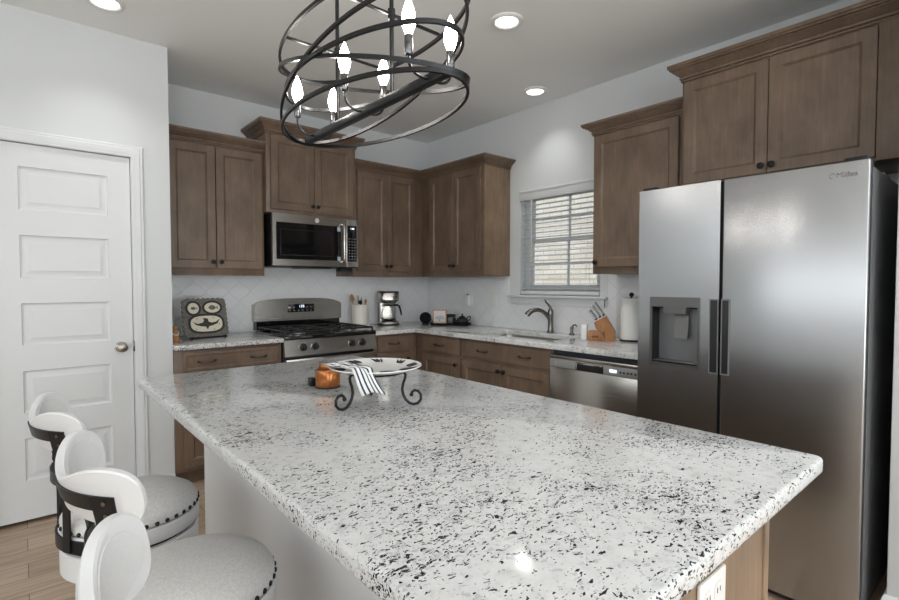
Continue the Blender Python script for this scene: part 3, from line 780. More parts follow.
# display digits
def seg_digit(mb, x, z, w, h, on, y):
    th = .0028
    S = {'a': (x, x + w, z + h - th, z + h), 'g': (x, x + w, z + h / 2 - th / 2, z + h / 2 + th / 2), 'd': (x, x + w, z, z + th), 'f': (x, x + th, z + h / 2, z + h), 'b': (x + w - th, x + w, z + h / 2, z + h), 'e': (x, x + th, z, z + h / 2), 'c': (x + w - th, x + w, z, z + h / 2)}
    for k in on: a, b, c, d_ = S[k]; mb.box(a, b, y - .0007, y, c, d_)
mb = MB(); yy = gy - .003
for i, on in enumerate(('bc', 'abged', 'abcdef')): seg_digit(mb, 1.765 + i * .017 + (.004 if i else 0), 1.100, .011, .019, on, yy)
build('clock_digits', mb, 'led', dp)
mb = MB()
for i in range(6):
    for z in (1.072, 1.098):
        if 2 <= i <= 3 and z > 1.08: continue
        mb.box(1.685 + i * .037, 1.697 + i * .037, yy - .0006, yy, z, z + .006)
build('touch_keys', mb, 'grey_part', dp)
# burners and grates
for (cx, cy, rr) in ((1.575, 3.575, .05), (1.575, 3.84, .04), (1.995, 3.575, .055), (1.995, 3.84, .04)):
    b = build('burner', MB().lathe([(0, 0), (rr, 0), (rr, .010), (rr * .8, .013), (rr * .8, .020), (0, .022)], (cx, cy, .925), 28), 'dark_grey', t)
    build('burner_cap', MB().lathe([(0, 0), (rr * .72, 0), (rr * .72, .006), (0, .009)], (cx, cy, .946), 28), 'cast_iron', b)
for (gx0, gx1) in ((r0 + .02, 1.778), (1.792, r1 - .02)):
    mb = MB(); gz = .950; gy0, gy1 = ry + .03, 3.985; rr = .007
    for (a, b) in (((gx0, gy0), (gx1, gy0)), ((gx1, gy0), (gx1, gy1)), ((gx1, gy1), (gx0, gy1)), ((gx0, gy1), (gx0, gy0)), ((gx0, (gy0 + gy1) / 2), (gx1, (gy0 + gy1) / 2))):
        mb.cyl((*a, gz), (*b, gz), rr, seg=8)
    gcx = (gx0 + gx1) / 2
    for cy in ((gy0 * .75 + gy1 * .25), (gy0 * .25 + gy1 * .75)):
        for dx, dy in ((1, 0), (-1, 0), (0, 1), (0, -1)):
            ex = gcx + dx * (gx1 - gx0) / 2; ey = cy + dy * (gy1 - gy0) / 4
            mb.tube([(ex, ey, gz), (gcx + dx * .075, cy + dy * .06, gz + .006), (gcx + dx * .03, cy + dy * .03, gz + .004)], .006, 8)
    for a in (gx0, gx1):
        for b in (gy0, gy1, (gy0 + gy1) / 2): mb.cyl((a, b, .9245), (a, b, gz + .004), .008, seg=8)
    build('grate', mb, 'cast_iron', t)
for xx in (r0 + .05, r1 - .05):
    for yy in (ry + .09, YB - .08): build('foot', MB().cyl((xx, yy, 0), (xx, yy, .03), .018), 'black_plastic', t)

# ------------------------------------------------------------------ microwave
t = thing('microwave', 'stainless over-the-range microwave with black glass door and keypad', 'microwave', (1.8, 3.9, 1.42))
m0, m1, mz0, mz1, myf = 1.432, 2.162, 1.430, 1.830, 3.69
build('body', MB().box(m0 + .003, m1 - .003, myf + .03, YB - .010, mz0, mz1, .003), 'black_metal', t)
mz = 2.000
# frame of the door with its window opening (plate in XZ)
def plate_xz(x0, x1, z0, z1, c0, c1, d0, d1, y0, y1):
    mb = MB(); vs = []
    for y in (y0, y1): vs += [(x0, y, z0), (x1, y, z0), (x1, y, z1), (x0, y, z1), (c0, y, d0), (c1, y, d0), (c1, y, d1), (c0, y, d1)]
    fs = []
    for b in (0, 8):
        for k in range(4): fs.append((b + k, b + (k + 1) % 4, b + 4 + (k + 1) % 4, b + 4 + k))
    for k in range(4):
        fs.append((k, (k + 1) % 4, 8 + (k + 1) % 4, 8 + k)); fs.append((4 + k, 4 + (k + 1) % 4, 12 + (k + 1) % 4, 12 + k))
    mb._add(vs, fs); return mb
dr = build('door', plate_xz(m0, 2.043, mz0 + .006, mz1, m0 + .028, 2.000, mz0 + .055, mz1 - .066, myf, myf + .028), 'steel', t)
build('door_window', MB().box(m0 + .027, 2.001, myf + .004, myf + .02, mz0 + .054, mz1 - .065), 'black_gloss', dr)
build('window_mesh', plate_xz(m0 + .06, 1.93, mz0 + .085, mz1 - .115, m0 + .066, 1.924, mz0 + .091, mz1 - .121, myf + .002, myf + .0042), 'charcoal', dr)
mb = MB().tube([(2.012, myf - .001, mz0 + .045), (2.012, myf - .03, mz0 + .052), (2.012, myf - .036, mz0 + .075), (2.012, myf - .036, mz1 - .075), (2.012, myf - .03, mz1 - .052), (2.012, myf - .001, mz1 - .045)], .011, 12)
build('door_handle', mb, 'steel', dr)
mb = MB().lathe([(0, -.002), (.017, -.002), (.019, 0), (.019, .001)], (1.790, myf, mz1 - .034), 28, 'Y'); eb = build('round_emblem', mb, plain('silver_badge', (.62, .62, .61), .4), dr)
build('emblem_relief', MB().lathe([(.011, -.0026), (.0128, -.0026), (.0128, -.0018), (.011, -.0018)], (1.790, myf, mz1 - .034), 24, 'Y').tube([(1.783, myf - .0024, mz1 - .036), (1.787, myf - .0024, mz1 - .028), (1.791, myf - .0024, mz1 - .038), (1.796, myf - .0024, mz1 - .03)], .001, 6), 'nickel', eb)
for zc, nm in ((mz1 - .088, 0), (mz0 + .070, 1)): build('protective_sticker', MB().box(1.968, 1.995, myf + .0015, myf + .0042, zc - .018, zc + .018), 'sticker', dr)
cp = build('control_panel', MB().box(2.047, m1, myf, myf + .028, mz0 + .006, mz1, .002), 'steel', t)
kp = build('keypad', MB().box(2.058, 2.143, myf - .002, myf + .001, mz0 + .052, mz1 - .052, .001), 'black_gloss', cp)
mb = MB(); yy = myf - .002
for i, on in enumerate(('bc', 'abged', 'abcdef')): seg_digit(mb, 2.082 + i * .013 + (.003 if i else 0), mz1 - .083, .008, .013, on, yy)
build('clock_digits', mb, 'led', kp)
mb = MB()
for r in range(8):
    for c in range(3): mb.box(2.068 + c * .026, 2.081 + c * .026, yy - .0006, yy, mz0 + .068 + r * .024, mz0 + .074 + r * .024)
build('key_legends', mb, 'grey_part', kp)
vb = build('vent_grille', MB().box(1.66, 1.93, myf + .04, myf + .20, mz0 - .012, mz0 - .0, .003), 'black_plastic', t)
build('cord_box', MB().box(2.02, 2.13, myf + .05, myf + .13, mz0 - .03, mz0, .004), 'charcoal', t)

# ------------------------------------------------------------------ window blind
t = thing('window_blind', 'white slatted blind open in the kitchen window above the sink', 'blind', (XR + .03, 2.44, WZ0))
build('valance', MB().box(XR - .012, XR + .004, WY0 + .004, WY1 - .002, WZ1 - .085, WZ1 - .002, .003).box(XR - .016, XR - .012, WY0 + .004, WY1 - .002, WZ1 - .02, WZ1 - .004, .001), 'trim', t)
build('head_rail', MB().box(XR + .006, XR + .06, WY0 + .008, WY1 - .008, WZ1 - .045, WZ1 - .004), 'trim', t)
mb = MB(); z = WZ0 + .055
while z < WZ1 - .09:
    mb.loft([[Vector((XR + .008, yy, z - .002)), Vector((XR + .033, yy, z + .001)), Vector((XR + .058, yy, z - .002)), Vector((XR + .058, yy, z - .0045)), Vector((XR + .033, yy, z - .0015)), Vector((XR + .008, yy, z - .0045))] for yy in (WY0 + .008, WY1 - .008)])
    z += .0385
build('slats', mb, 'trim', t, ang=60)
build('bottom_rail', MB().box(XR + .004, XR + .060, WY0 + .008, WY1 - .008, WZ0 + .004, WZ0 + .034, .003), 'trim', t)
for yy in (WY0 + .13, WY1 - .10):
    build('ladder_cord', MB().cyl((XR + .007, yy, WZ0 + .03), (XR + .007, yy, WZ1 - .03), .0016, seg=6).cyl((XR + .059, yy, WZ0 + .03), (XR + .059, yy, WZ1 - .03), .0016, seg=6), 'white_plastic', t)
build('tilt_wand', MB().cyl((XR - .008, WY1 - .13, WZ1 - .60), (XR - .008, WY1 - .13, WZ1 - .07), .004, seg=8), 'white_plastic', t)

# ------------------------------------------------------------------ recessed lights
def can_lamp(parent, power):
    d = bpy.data.lights.new('can_lamp', 'SPOT'); d.energy = power; d.spot_size = math.radians(110); d.spot_blend = 1; d.shadow_soft_size = .035; d.color = (1, .98, .95)
    lo = bpy.data.objects.new('can_lamp', d); COL.objects.link(lo); lo.location = (0, 0, -.02); lo.parent = parent
def can_light(cx, cy, lab):
    t = thing('recessed_light', 'round white recessed ceiling light ' + lab, 'ceiling light', (cx, cy, CEIL - .006), 'recessed ceiling lights')
    build('trim_ring', MB().lathe([(.062, .0055), (.062, -.003), (.070, -.008), (.084, -.006), (.090, .0), (.090, .0055)], (cx, cy, CEIL - .006), 40), 'white_plastic', t)
    build('lens', MB().lathe([(0, -.004), (.045, -.0035), (.0615, -.001), (.0615, .004), (0, .004)], (cx, cy, CEIL - .006), 32), 'can', t)
    can_lamp(t, CAN_W[0 if 'pantry' in lab else 2 if 'window' in lab else 1])
CAN_W = (10, 36, 8)
for (cx, cy, lab) in ((.36, 3.125, 'in front of the pantry door'), (2.06, 1.915, 'just right of the oval chandelier, larger of two there'), (2.96, 2.46, 'nearest the kitchen window wall')):
    can_light(cx, cy, lab)

# floor lamps added out of view as fill light bounced off the ceiling
def fill_torchiere(x, y, lab):
    t = thing('added_fill_lamp', lab, 'lamp', (x, y, 0))
    build('base', MB().lathe([(0, .0005), (.14, .0005), (.14, .012), (.03, .025), (0, .025)], (x, y, 0), 32), 'black_metal', t)
    build('pole', MB().cyl((x, y, .02), (x, y, 1.72), .011), 'black_metal', t)
    build('lamp_shade', MB().lathe([(0, 1.715), (.03, 1.715), (.09, 1.745), (.15, 1.80), (.147, 1.803), (.088, 1.752), (.03, 1.722), (0, 1.722)], (x, y, 0), 36), 'white_plastic', t)
    d = bpy.data.lights.new('uplight', 'SPOT'); d.energy = UPW; d.spot_size = math.radians(160); d.spot_blend = .6; d.shadow_soft_size = .06; d.color = (.985, .99, 1)
    lo = bpy.data.objects.new('uplight', d); COL.objects.link(lo); lo.location = (0, 0, 1.80); lo.rotation_euler = (PI, 0, 0); lo.parent = t
UPW = 95
fill_torchiere(-1.0, -1.9, 'black uplight floor lamp added for fill light, out of view at the left')
fill_torchiere(1.3, -1.5, 'black uplight floor lamp added for fill light, out of view behind the camera')

# ------------------------------------------------------------------ chandelier
CX, CY, CZ = .855, 1.423, 1.968
t = thing('chandelier', 'dark metal chandelier of crossing oval rings with six candle bulbs', 'chandelier', (CX, CY, CEIL))
def rotv(w):
    w = Vector(w); return Matrix.Rotation(w.length, 3, w.normalized()) if w.length > 1e-6 else Matrix.Identity(3)
A_, B_ = .446, .195
def oval(w, dz, wid=.0115, thk=.0042):
    Rm = rotv(w); n = 96; rr = []
    for i in range(n):
        q = 2 * PI * i / n
        p = Vector((B_ * math.sin(q), A_ * math.cos(q), 0)); out = Vector((A_ * math.sin(q), B_ * math.cos(q), 0)).normalized()
        sec = []
        for a, b in ((-1, -1), (1, -1), (1, 1), (-1, 1)):
            sec.append(Vector((CX, CY, CZ + dz)) + Rm @ (p + out * (a * thk) + Vector((0, 0, b * wid / 2))))
        rr.append(sec)
    return MB().loft(rr, closed=True, cap=False)
RW = {'A': ((.014, .066, .016), -.127), 'B': ((.26, .01, .063), .001), 'C': ((-.25, .098, .026), -.007), 'D': ((-.014, .048, .038), .13), 'E': ((.033, -.037, -.044), .003)}
for k, (w, dz) in RW.items(): build('oval_ring', oval(w, dz), 'pendant_metal', t)
bz = 1.852
build('light_bar', MB().box(CX - .014, CX + .014, 1.002, 1.835, bz - .012, bz + .012, .003), 'pendant_metal', t)
for ry_ in (1.26, 1.595):
    build('rod', MB().cyl((CX, ry_, bz + .01), (CX, ry_, CEIL - .02), .0065, seg=14).cyl((CX, ry_, 2.085), (CX, ry_, 2.115), .011, seg=14), 'pendant_metal', t)
    hx = B_ * math.sqrt(1 - ((ry_ - CY) / A_) ** 2)
    build('cross_bar', MB().box(CX - hx, CX + hx, ry_ - .006, ry_ + .006, CZ + .128, CZ + .134, .001), 'pendant_metal', t)
build('canopy', MB().box(CX - .06, CX + .06, CY - .25, CY + .25, CEIL - .025, CEIL - .0005, .008), 'pendant_metal', t)
for yy, zo in ((1.765, 0), (1.415, -.004), (1.075, -.010)):
    for sg in (-1, 1):
        xx = CX + sg * .072; pts = []
        for i in range(11):
            q = i / 10 * PI / 2
            pts.append((CX + sg * (.012 + .060 * math.sin(q)), yy, bz + (.045 + zo) * (1 - math.cos(q)) - .004 * math.sin(2 * q)))
        pts.append((xx, yy, bz + zo + .058))
        ar = build('candle_arm', MB().tube(pts, .0042, 8), 'pendant_metal', t)
        sl = build('sleeve', MB().lathe([(0, 0), (.0095, 0), (.0115, .004), (.0115, .050), (.010, .052), (0, .052)], (xx, yy, bz + zo + .055), 20), 'bulb_base', ar)
        mbb = MB().lathe([(0, 0), (.009, 0), (.010, .006), (.0165, .022), (.019, .036), (.0175, .052), (.0125, .070), (.0065, .086), (.002, .097), (0, .099)], (xx, yy, bz + zo + .107), 24)
        build('candle_bulb', mbb, 'bulb', ar)

# ------------------------------------------------------------------ bar stools
def arc_box(mb, cx, cy, r0, r1, a0, a1, z0, z1, n=24):
    rr = []
    for i in range(n + 1):
        q = a0 + (a1 - a0) * i / n; c, s_ = math.cos(q), math.sin(q)
        rr.append([Vector((cx + r * c, cy + r * s_, z)) for r, z in ((r0, z0), (r1, z0), (r1, z1), (r0, z1))])
    mb.loft(rr); return mb
def make_stool(label):
    t = thing('bar_stool', label, 'stool', (0, 0, 0), 'white swivel counter stools')
    SR = .184
    # cushion (dome) + apron + swivel ring
    build('cushion', MB().lathe([(0, .668), (.06, .666), (.11, .660), (.148, .649), (.171, .635), (.1805, .619), (.181, .604), (.174, .598), (0, .598)], seg=64), 'fabric', t)
    build('seat_apron', MB().lathe([(0, .597), (.1815, .597), (SR, .593), (SR, .556), (SR - .004, .551), (SR - .010, .549), (0, .549)], seg=64), 'white_wood', t)
    build('swivel_plate', MB().lathe([(0, .5485), (SR - .014, .5485), (SR - .014, .541), (0, .541)], seg=48), 'black_metal', t)
    build('base_ring', MB().lathe([(0, .540), (SR - .006, .540), (SR - .002, .536), (SR - .002, .470), (SR - .012, .466), (SR - .03, .466), (SR - .03, .53), (0, .53)], seg=56), 'white_wood', t)
    n = 40; first = None
    for i in range(n):
        q = 2 * PI * i / n; p = Vector((.1812 * math.cos(q), .1812 * math.sin(q), .6075))
        if first is None:
            mq = Vector((1, 0, 0)).to_track_quat('Z', 'Y').to_matrix()
            first = build('nailhead', MB().lathe([(.0064, -.001), (.006, .002), (.004, .0042), (0, .005)], (0, 0, 0), 12, 'Z', mq), 'black_metal', t); o = first
        else:
            o = first.copy(); COL.objects.link(o); o.parent = t
        o.location = p; o.rotation_euler = (0, 0, q)
    for i in range(4):
        q = PI / 4 + i * PI / 2; mb = MB()
        c = Vector((math.cos(q), math.sin(q), 0)); tg = Vector((-c.y, c.x, 0)); rr = []
        for z, r, h in ((.53, .145, .021), (.40, .152, .020), (.18, .165, .018), (0, .185, .015)):
            rr.append([c * r + c * (a * h) + tg * (b * h) + Z * z for a, b in ((-1, -1), (1, -1), (1, 1), (-1, 1))])
        mb.loft(rr); build('leg', mb, 'white_wood', t)
    build('foot_ring', MB().tube([(.162 * math.cos(2 * PI * i / 40), .162 * math.sin(2 * PI * i / 40), .20) for i in range(40)], .010, 10, True), 'black_metal', t)
    # curved back: faces +X, wraps round the rear (-X) side; tall rounded wings, dipped middle
    N = 64; AM = math.radians(55); rr = []; pad = []
    def prof(w):
        top = .926 + .040 * (1 - math.cos(min(w / .70, 1) * PI)) / 2
        bot = .858 - .016 * w * w
        e = max(0, (w - .70) / .30); k = max(1e-2, 1 - e ** 2.5) ** (1 / 2.5)
        mid = (top + bot) / 2
        return mid + (top - mid) * k, mid + (bot - mid) * k, e, k
    def rmid(w): return .218 + .006 * w * w
    for i in range(N + 1):
        s = math.sin(PI / 2 * (-1 + 2 * i / N)); q = PI + s * AM; w = abs(s); top, bot, e, k = prof(w)
        th = .0095 * (.6 + .4 * k); c, sn = math.cos(q), math.sin(q); hz = top - bot; sec = []
        bb = min(.004, hz * .3) ; tb = min(.003, th * .4)
        for dr, z in ((-th, bot + bb), (-th, top - bb), (-th + tb, top), (th - tb, top), (th, top - bb), (th, bot + bb), (th - tb, bot), (-th + tb, bot)):
            rad = rmid(w) + dr + (z - .86) * .22
            sec.append(Vector((rad * c, rad * sn, z)))
        rr.append(sec)
        s2 = s * .93; w2 = abs(s2); q2 = PI + s2 * AM; kk = max(2e-2, 1 - abs(s) ** 3.2) ** (1 / 2.6)
        t2, b2, _, _ = prof(w2); m2 = (t2 + b2) / 2; hh = (t2 - b2) / 2 - .008; sec = []
        for dr, f in ((.003, -1), (-.0015, -.96), (-.002, 0), (-.0015, .96), (.003, 1)):
            z = m2 + hh * kk * f; rad = rmid(w2) - .0095 + dr + (z - .86) * .22
            sec.append(Vector((rad * math.cos(q2), rad * math.sin(q2), z)))
        pad.append(sec)
    build('backrest', MB().loft(rr), 'white_wood', t, ang=32)
    build('back_pad', MB().loft(pad), 'white_vinyl', t, ang=40)
    def ro(s, z): return rmid(abs(s)) + .0090 + (z - .86) * .22
    rr = []; AS = .74
    for i in range(33):
        s = -AS + 2 * AS * i / 32; q = PI + s * AM; c, sn = math.cos(q), math.sin(q)
        rr.append([Vector(((ro(s, z) + d_) * c, (ro(s, z) + d_) * sn, z)) for d_, z in ((-.002, .884), (.0045, .884), (.0045, .914), (-.002, .914))])
    build('back_strap', MB().loft(rr), 'black_metal', t)
    for sg in (-1, 1):
        rr = []
        #            z     s centre  half width  radius
        for z, sc, hw, R0 in ((.914, .68, .10, None), (.884, .68, .10, None), (.860, .68, .10, None), (.835, .65, .11, .226), (.80, .60, .075, .208), (.775, .55, .07, .199), (.74, .52, .07, .194), (.68, .50, .07, .190), (.62, .50, .07, .1905), (.560, .50, .07, .1905)):
            sec = []
            for ss, dd_ in ((sc - hw, 0), (sc + hw, 0), (sc + hw, .0055), (sc - hw, .0055)):
                R1 = ro(sc, z) if R0 is None else R0
                q = PI + sg * ss * AM; sec.append(Vector(((R1 + dd_) * math.cos(q), (R1 + dd_) * math.sin(q), z)))
            rr.append(sec)
        br = build('back_bracket', MB().loft(rr), 'black_metal', t)
        for z in (.902, .876):
            s1 = sg * .70; q = PI + s1 * AM; R0 = ro(s1, z) + .004; c = Vector((math.cos(q), math.sin(q), 0))
            build('screw', MB().cyl(c * R0 + Z * z, c * (R0 + .004) + Z * z, .0055, .0045, 12), 'pewter', br)
    build('cross_loop', arc_box(MB(), 0, 0, .1935, .1985, PI - .55 * AM, PI + .55 * AM, .742, .775), 'black_metal', t)
    build('seat_band', arc_box(MB(), 0, 0, .1845, .1905, PI - math.radians(62), PI + math.radians(62), .556, .592), 'black_metal', t)
    return t
st1 = make_stool('white swivel counter stool nearest the pantry door, farthest from the camera')
st2 = copy_tree(st1); st2['label'] = 'middle white swivel counter stool, round grey seat nearest the island panel'
st3 = copy_tree(st1); st3['label'] = 'white swivel counter stool at the bottom left edge, only its rounded back in view'
for o, x, y, rz in ((st1, .250, 1.802, 2), (st2, .286, 1.247, 4), (st3, .285, .700, 4)):
    o.location = (x, y, 0); o.rotation_euler = (0, 0, math.radians(rz))

# ------------------------------------------------------------------ things on the island
def circle(c, r, n=28, ph=0): return [(c[0] + r * math.cos(2 * PI * i / n + ph), c[1] + r * math.sin(2 * PI * i / n + ph)) for i in range(n)]
px, py = .852, 1.3535; pz = 1.035
t = thing('cake_stand', 'white plate on a scrolled black iron stand on the island', 'cake stand', (px, py, CT))
PR = .146
pl = build('plate', MB().lathe([(0, -.010), (.09, -.010), (.12, -.006), (PR, .004), (PR, .007), (.115, -.001), (.09, -.004), (0, -.004)], (px, py, pz), 56), plain('white_ceramic', (.78, .79, .78), .2), t)
# black leaf strokes on the rim
mb = MB()
for k in range(18):
    q = 2 * PI * k / 18 + .15
    for j in (-1, 0, 1):
        qq = q + j * .07; pts = []
        for i in range(6):
            u = i / 5; r = .098 + .040 * u; a = qq + .16 * u + j * .05 * u
            pts.append((px + r * math.cos(a), py + r * math.sin(a), pz + .0015 + (r - .115) * .17 * (1 if r > .115 else .12)))
        if k % 2 == 0: mb.tube(pts, [.0006, .0028, .0036, .0033, .0022, .0006], 5)
build('painted_leaves', mb, 'print', pl)
for k, q in enumerate((math.radians(185), math.radians(311), math.radians(65))):
    c = Vector((math.cos(q), math.sin(q), 0)); prof = []
    base = [(.085, .1085), (.092, .1075), (.098, .098), (.096, .086), (.090, .070), (.087, .052), (.090, .035), (.098, .020), (.110, .009), (.124, .0055), (.138, .010), (.147, .022), (.147, .037), (.139, .048), (.127, .050), (.119, .044), (.117, .036)]
    pts = [Vector((px, py, CT)) + c * r + Z * z for r, z in base]
    lg = build('scroll_leg', MB().tube(pts, .0045, 10).sphere(pts[-1], .0068, seg=12), 'black_metal', t)
build('support_ring', MB().tube([(px + .090 * math.cos(2 * PI * i / 40), py + .090 * math.sin(2 * PI * i / 40), CT + .1065) for i in range(40)], .0035, 8, True), 'black_metal', t)
# striped napkin draped over the plate's rim
def cloth(name, grid, mat, parent=None, thick=.0016, uvscale=1):
    n, m = len(grid), len(grid[0]); me = bpy.data.meshes.new(name)
    vs = [tuple(p) for r in grid for p in r]; fs = [(i * m + j, (i + 1) * m + j, (i + 1) * m + j + 1, i * m + j + 1) for i in range(n - 1) for j in range(m - 1)]
    me.from_pydata(vs, [], fs); uv = me.uv_layers.new(name='UVMap')
    for p in me.polygons:
        for li in p.loop_indices:
            vi = me.loops[li].vertex_index; uv.data[li].uv = ((vi % m) / (m - 1) * uvscale, (vi // m) / (n - 1))
        p.use_smooth = True
    me.materials.append(M[mat]); o = bpy.data.objects.new(name, me); COL.objects.link(o)
    md = o.modifiers.new('thickness', 'SOLIDIFY'); md.thickness = thick; md.offset = 1
    if parent: o.parent = parent
    return o
# plate-relative frame towards the camera
fw = Vector((-px, -py, 0)).normalized(); rt = Vector((-fw.y, fw.x, 0))      # fw: towards camera, rt: picture right
def napkin():
    P0 = Vector((px, py, pz)); grid = []
    # path along the cloth: across the left of the plate, over the front rim and hanging down
    path = [(-.140, .020, .012), (-.118, .040, .016), (-.098, .052, .013), (-.078, .068, .017), (-.062, .086, .013), (-.048, .106, .015), (-.038, .124, .016), (-.030, .138, .013), (-.022, .147, .001), (-.014, .151, -.018), (-.006, .154, -.034), (.003, .156, -.050)]
    for i, (a, b, z) in enumerate(path):
        row = []; wd = .028 + .007 * math.sin(i * .9)
        if i > 7: wd = .026 + .002 * (i - 7)
        for j in range(13):
            s = -1 + 2 * j / 12
            # width direction swings from along the view to sideways
            k = min(1, i / 7); wdir = (rt * (.55 + .42 * k) + fw * (-.72 + .62 * k)).normalized()
            rip = .0035 * math.sin(s * 5 + i * .5) * (1 if i < 8 else .6)
            p = P0 + rt * (a - .008) + fw * b + wdir * (wd * s) + Z * (z + .003 + (rip if i < 8 else 0)) + (fw * rip if i >= 8 else Vector((0, 0, 0)))
            p.z -= (.010 * abs(s) if i >= 8 else 0)
            row.append(p)
        grid.append(row)
    return grid
o = tag(cloth('napkin', napkin(), 'stripes'), 'navy and white striped napkin hanging over the front rim of the plate', 'napkin')
def jar():
    c = (.873, 1.705, CT)
    jx, jy = .862, 1.700
    t = thing('candle_jar', 'amber copper candle jar with lid, behind the white plate on the island', 'candle', (jx, jy, CT))
    build('jar_body', MB().lathe([(0, .001), (.040, .001), (.0445, .004), (.0455, .010), (.0455, .062), (.043, .068), (.036, .070), (.0, .070)], (jx, jy, CT), 40), 'amber', t)
    build('lid', MB().lathe([(0, .0705), (.032, .0705), (.034, .074), (.034, .086), (.031, .090), (0, .090)], (jx, jy, CT), 36), 'copper_lid', t)
    build('base_band', MB().lathe([(.0456, .001), (.0465, .002), (.0465, .006), (.0456, .007)], (jx, jy, CT), 40), 'black_metal', t)
    tag(build('lighter_box', MB().box(.812, .836, 1.742, 1.768, CT + .0005, CT + .033, .004), 'black_plastic'), 'small black box standing just left of the amber candle jar', 'box')
jar()

# ------------------------------------------------------------------ things on the back counter
# figurine half hidden by the pantry wall
t = thing('figurine', 'small brown and cream figurine at the pantry wall, left of the carved tray', 'figurine', (.758, 3.60, CT))
fxx, fyy = .752, 3.60
build('robe', MB().lathe([(0, .001), (.026, .001), (.028, .01), (.024, .04), (.020, .065), (.014, .085), (0, .088)], (fxx, fyy, CT), 20), 'bamboo', t)
build('head', MB().sphere((fxx, fyy, CT + .102), .016), 'spoon', t)
build('arms', MB().tube([(fxx - .018, fyy, CT + .07), (fxx - .01, fyy - .026, CT + .055), (fxx + .012, fyy - .026, CT + .055), (fxx + .019, fyy, CT + .07)], .006, 8), 'cream', t)
build('wings', MB().sphere((fxx + .02, fyy + .012, CT + .072), .022, (.9, .3, 1.3)).sphere((fxx - .02, fyy + .012, CT + .072), .022, (.9, .3, 1.3)), 'carved', t)
# carved tray on its easel (fish and bird motif)
t = thing('decorative_tray', 'dark scalloped carved tray with three cream medallions leaning by the range', 'tray', (.975, 3.70, CT))
tw, th_ = .285, .265
Ux = Vector((math.cos(.10), math.sin(.10), 0)); Wn = Vector((math.sin(.10), -math.cos(.10), 0))
lean = math.radians(14); Vt = (Z * math.cos(lean) - Wn * math.sin(lean)).normalized(); Nn = Ux.cross(Vt).normalized()
to = Vector((.975, 3.70, CT + .022))
def scallop(w, h, n, amp):
    pts = []; per = []
    base = [(a, b) for a, b in rrect(-w / 2, w / 2, 0, h, .03, 8)]
    L = [];
    for i in range(len(base)):
        p = Vector(base[i]); q = Vector(base[(i + 1) % len(base)]); k = max(1, int((q - p).length / .004))
        for j in range(k): L.append(p.lerp(q, j / k))
    tot = len(L); ctr = Vector((0, h / 2))
    for i, p in enumerate(L):
        d = L[(i + 1) % tot] - L[i - 1]; nn = Vector((d.y, -d.x)).normalized()
        pts.append(tuple(p + nn * (amp * abs(math.sin(PI * n * i / tot)))))
    return pts
tb = build('tray_board', MB().prism(scallop(tw, th_, 30, .006), to, Ux, Vt, Nn, -.012, 0), 'carved', t)
def ell(cx, cy, a, b, n=36, p=2.0):
    out = []
    for i in range(n):
        q = 2 * PI * i / n; c, s_ = math.cos(q), math.sin(q)
        out.append((cx + a * math.copysign(abs(c) ** (2 / p), c), cy + b * math.copysign(abs(s_) ** (2 / p), s_)))
    return out
for (cx, cy, a, b, p) in ((-.076, .198, .043, .045, 2), (.050, .200, .060, .043, 2), (.002, .088, .112, .062, 2.8)):
    build('dark_rim', MB().prism(ell(cx, cy, a + .008, b + .008, p=p), to, Ux, Vt, Nn, .0, .003), 'print', tb)
    md = build('cream_medallion', MB().prism(ell(cx, cy, a - .007, b - .007, p=p), to, Ux, Vt, Nn, .0025, .0045), 'cream', tb)
def fish(cx, cy, s):
    mb = MB(); mb.prism([(cx + s * a, cy + s * b) for a, b in ((-.7, .0), (-.35, .38), (.1, .42), (.5, .18), (.62, 0), (.95, .38), (.9, 0), (.95, -.38), (.62, -.02), (.5, -.2), (.1, -.42), (-.35, -.36))], to, Ux, Vt, Nn, .004, .006); return mb
build('fish_relief', fish(-.076, .198, .027), 'carved', tb); build('fish_relief', fish(.050, .200, .040), 'carved', tb)
bird = [(-.075, .078), (-.050, .066), (-.020, .072), (-.012, .086), (-.020, .094), (-.006, .096), (.010, .092), (.012, .076), (.030, .070), (.055, .074), (.078, .090), (.062, .064), (.030, .054), (.012, .050), (.004, .034), (-.006, .050), (-.030, .052), (-.058, .060)]
bird = [(a * 1.18, .088 + (b - .066) * 1.3) for a, b in bird]
build('bird_relief', MB().prism(bird, to, Ux, Vt, Nn, .004, .006), 'print', tb)
mb = MB()
for cx, cy in ((-.060, .124), (-.07, .052), (.050, .126), (.085, .082), (.05, .046)): mb.prism(circle((cx, cy), .0035, 10), to, Ux, Vt, Nn, .004, .006)
build('dots', mb, 'print', tb)
mb = MB()
for s_ in (-.11, .11):
    a = to + Ux * s_
    mb.tube([a + Nn * .03 - Z * .004, a + Nn * .022 - Z * .014, a + Nn * .002 - Z * .0105, a - Nn * .02 - Z * .002, a - Nn * .022 + Vt * .10], .004, 8)
    mb.tube([a - Nn * .022 + Vt * .10, Vector((a.x + .02, a.y + .13, CT + .004))], .004, 8)
    mb.cyl(Vector((a.x, a.y, CT)) + Wn * .02, Vector((a.x, a.y, CT + .016)) + Wn * .02, .004, seg=8)
mb.cyl(to - Ux * .125 + Nn * .024 - Z * .012, to + Ux * .125 + Nn * .024 - Z * .012, .006, seg=8)
build('easel', mb, 'black_metal', t)

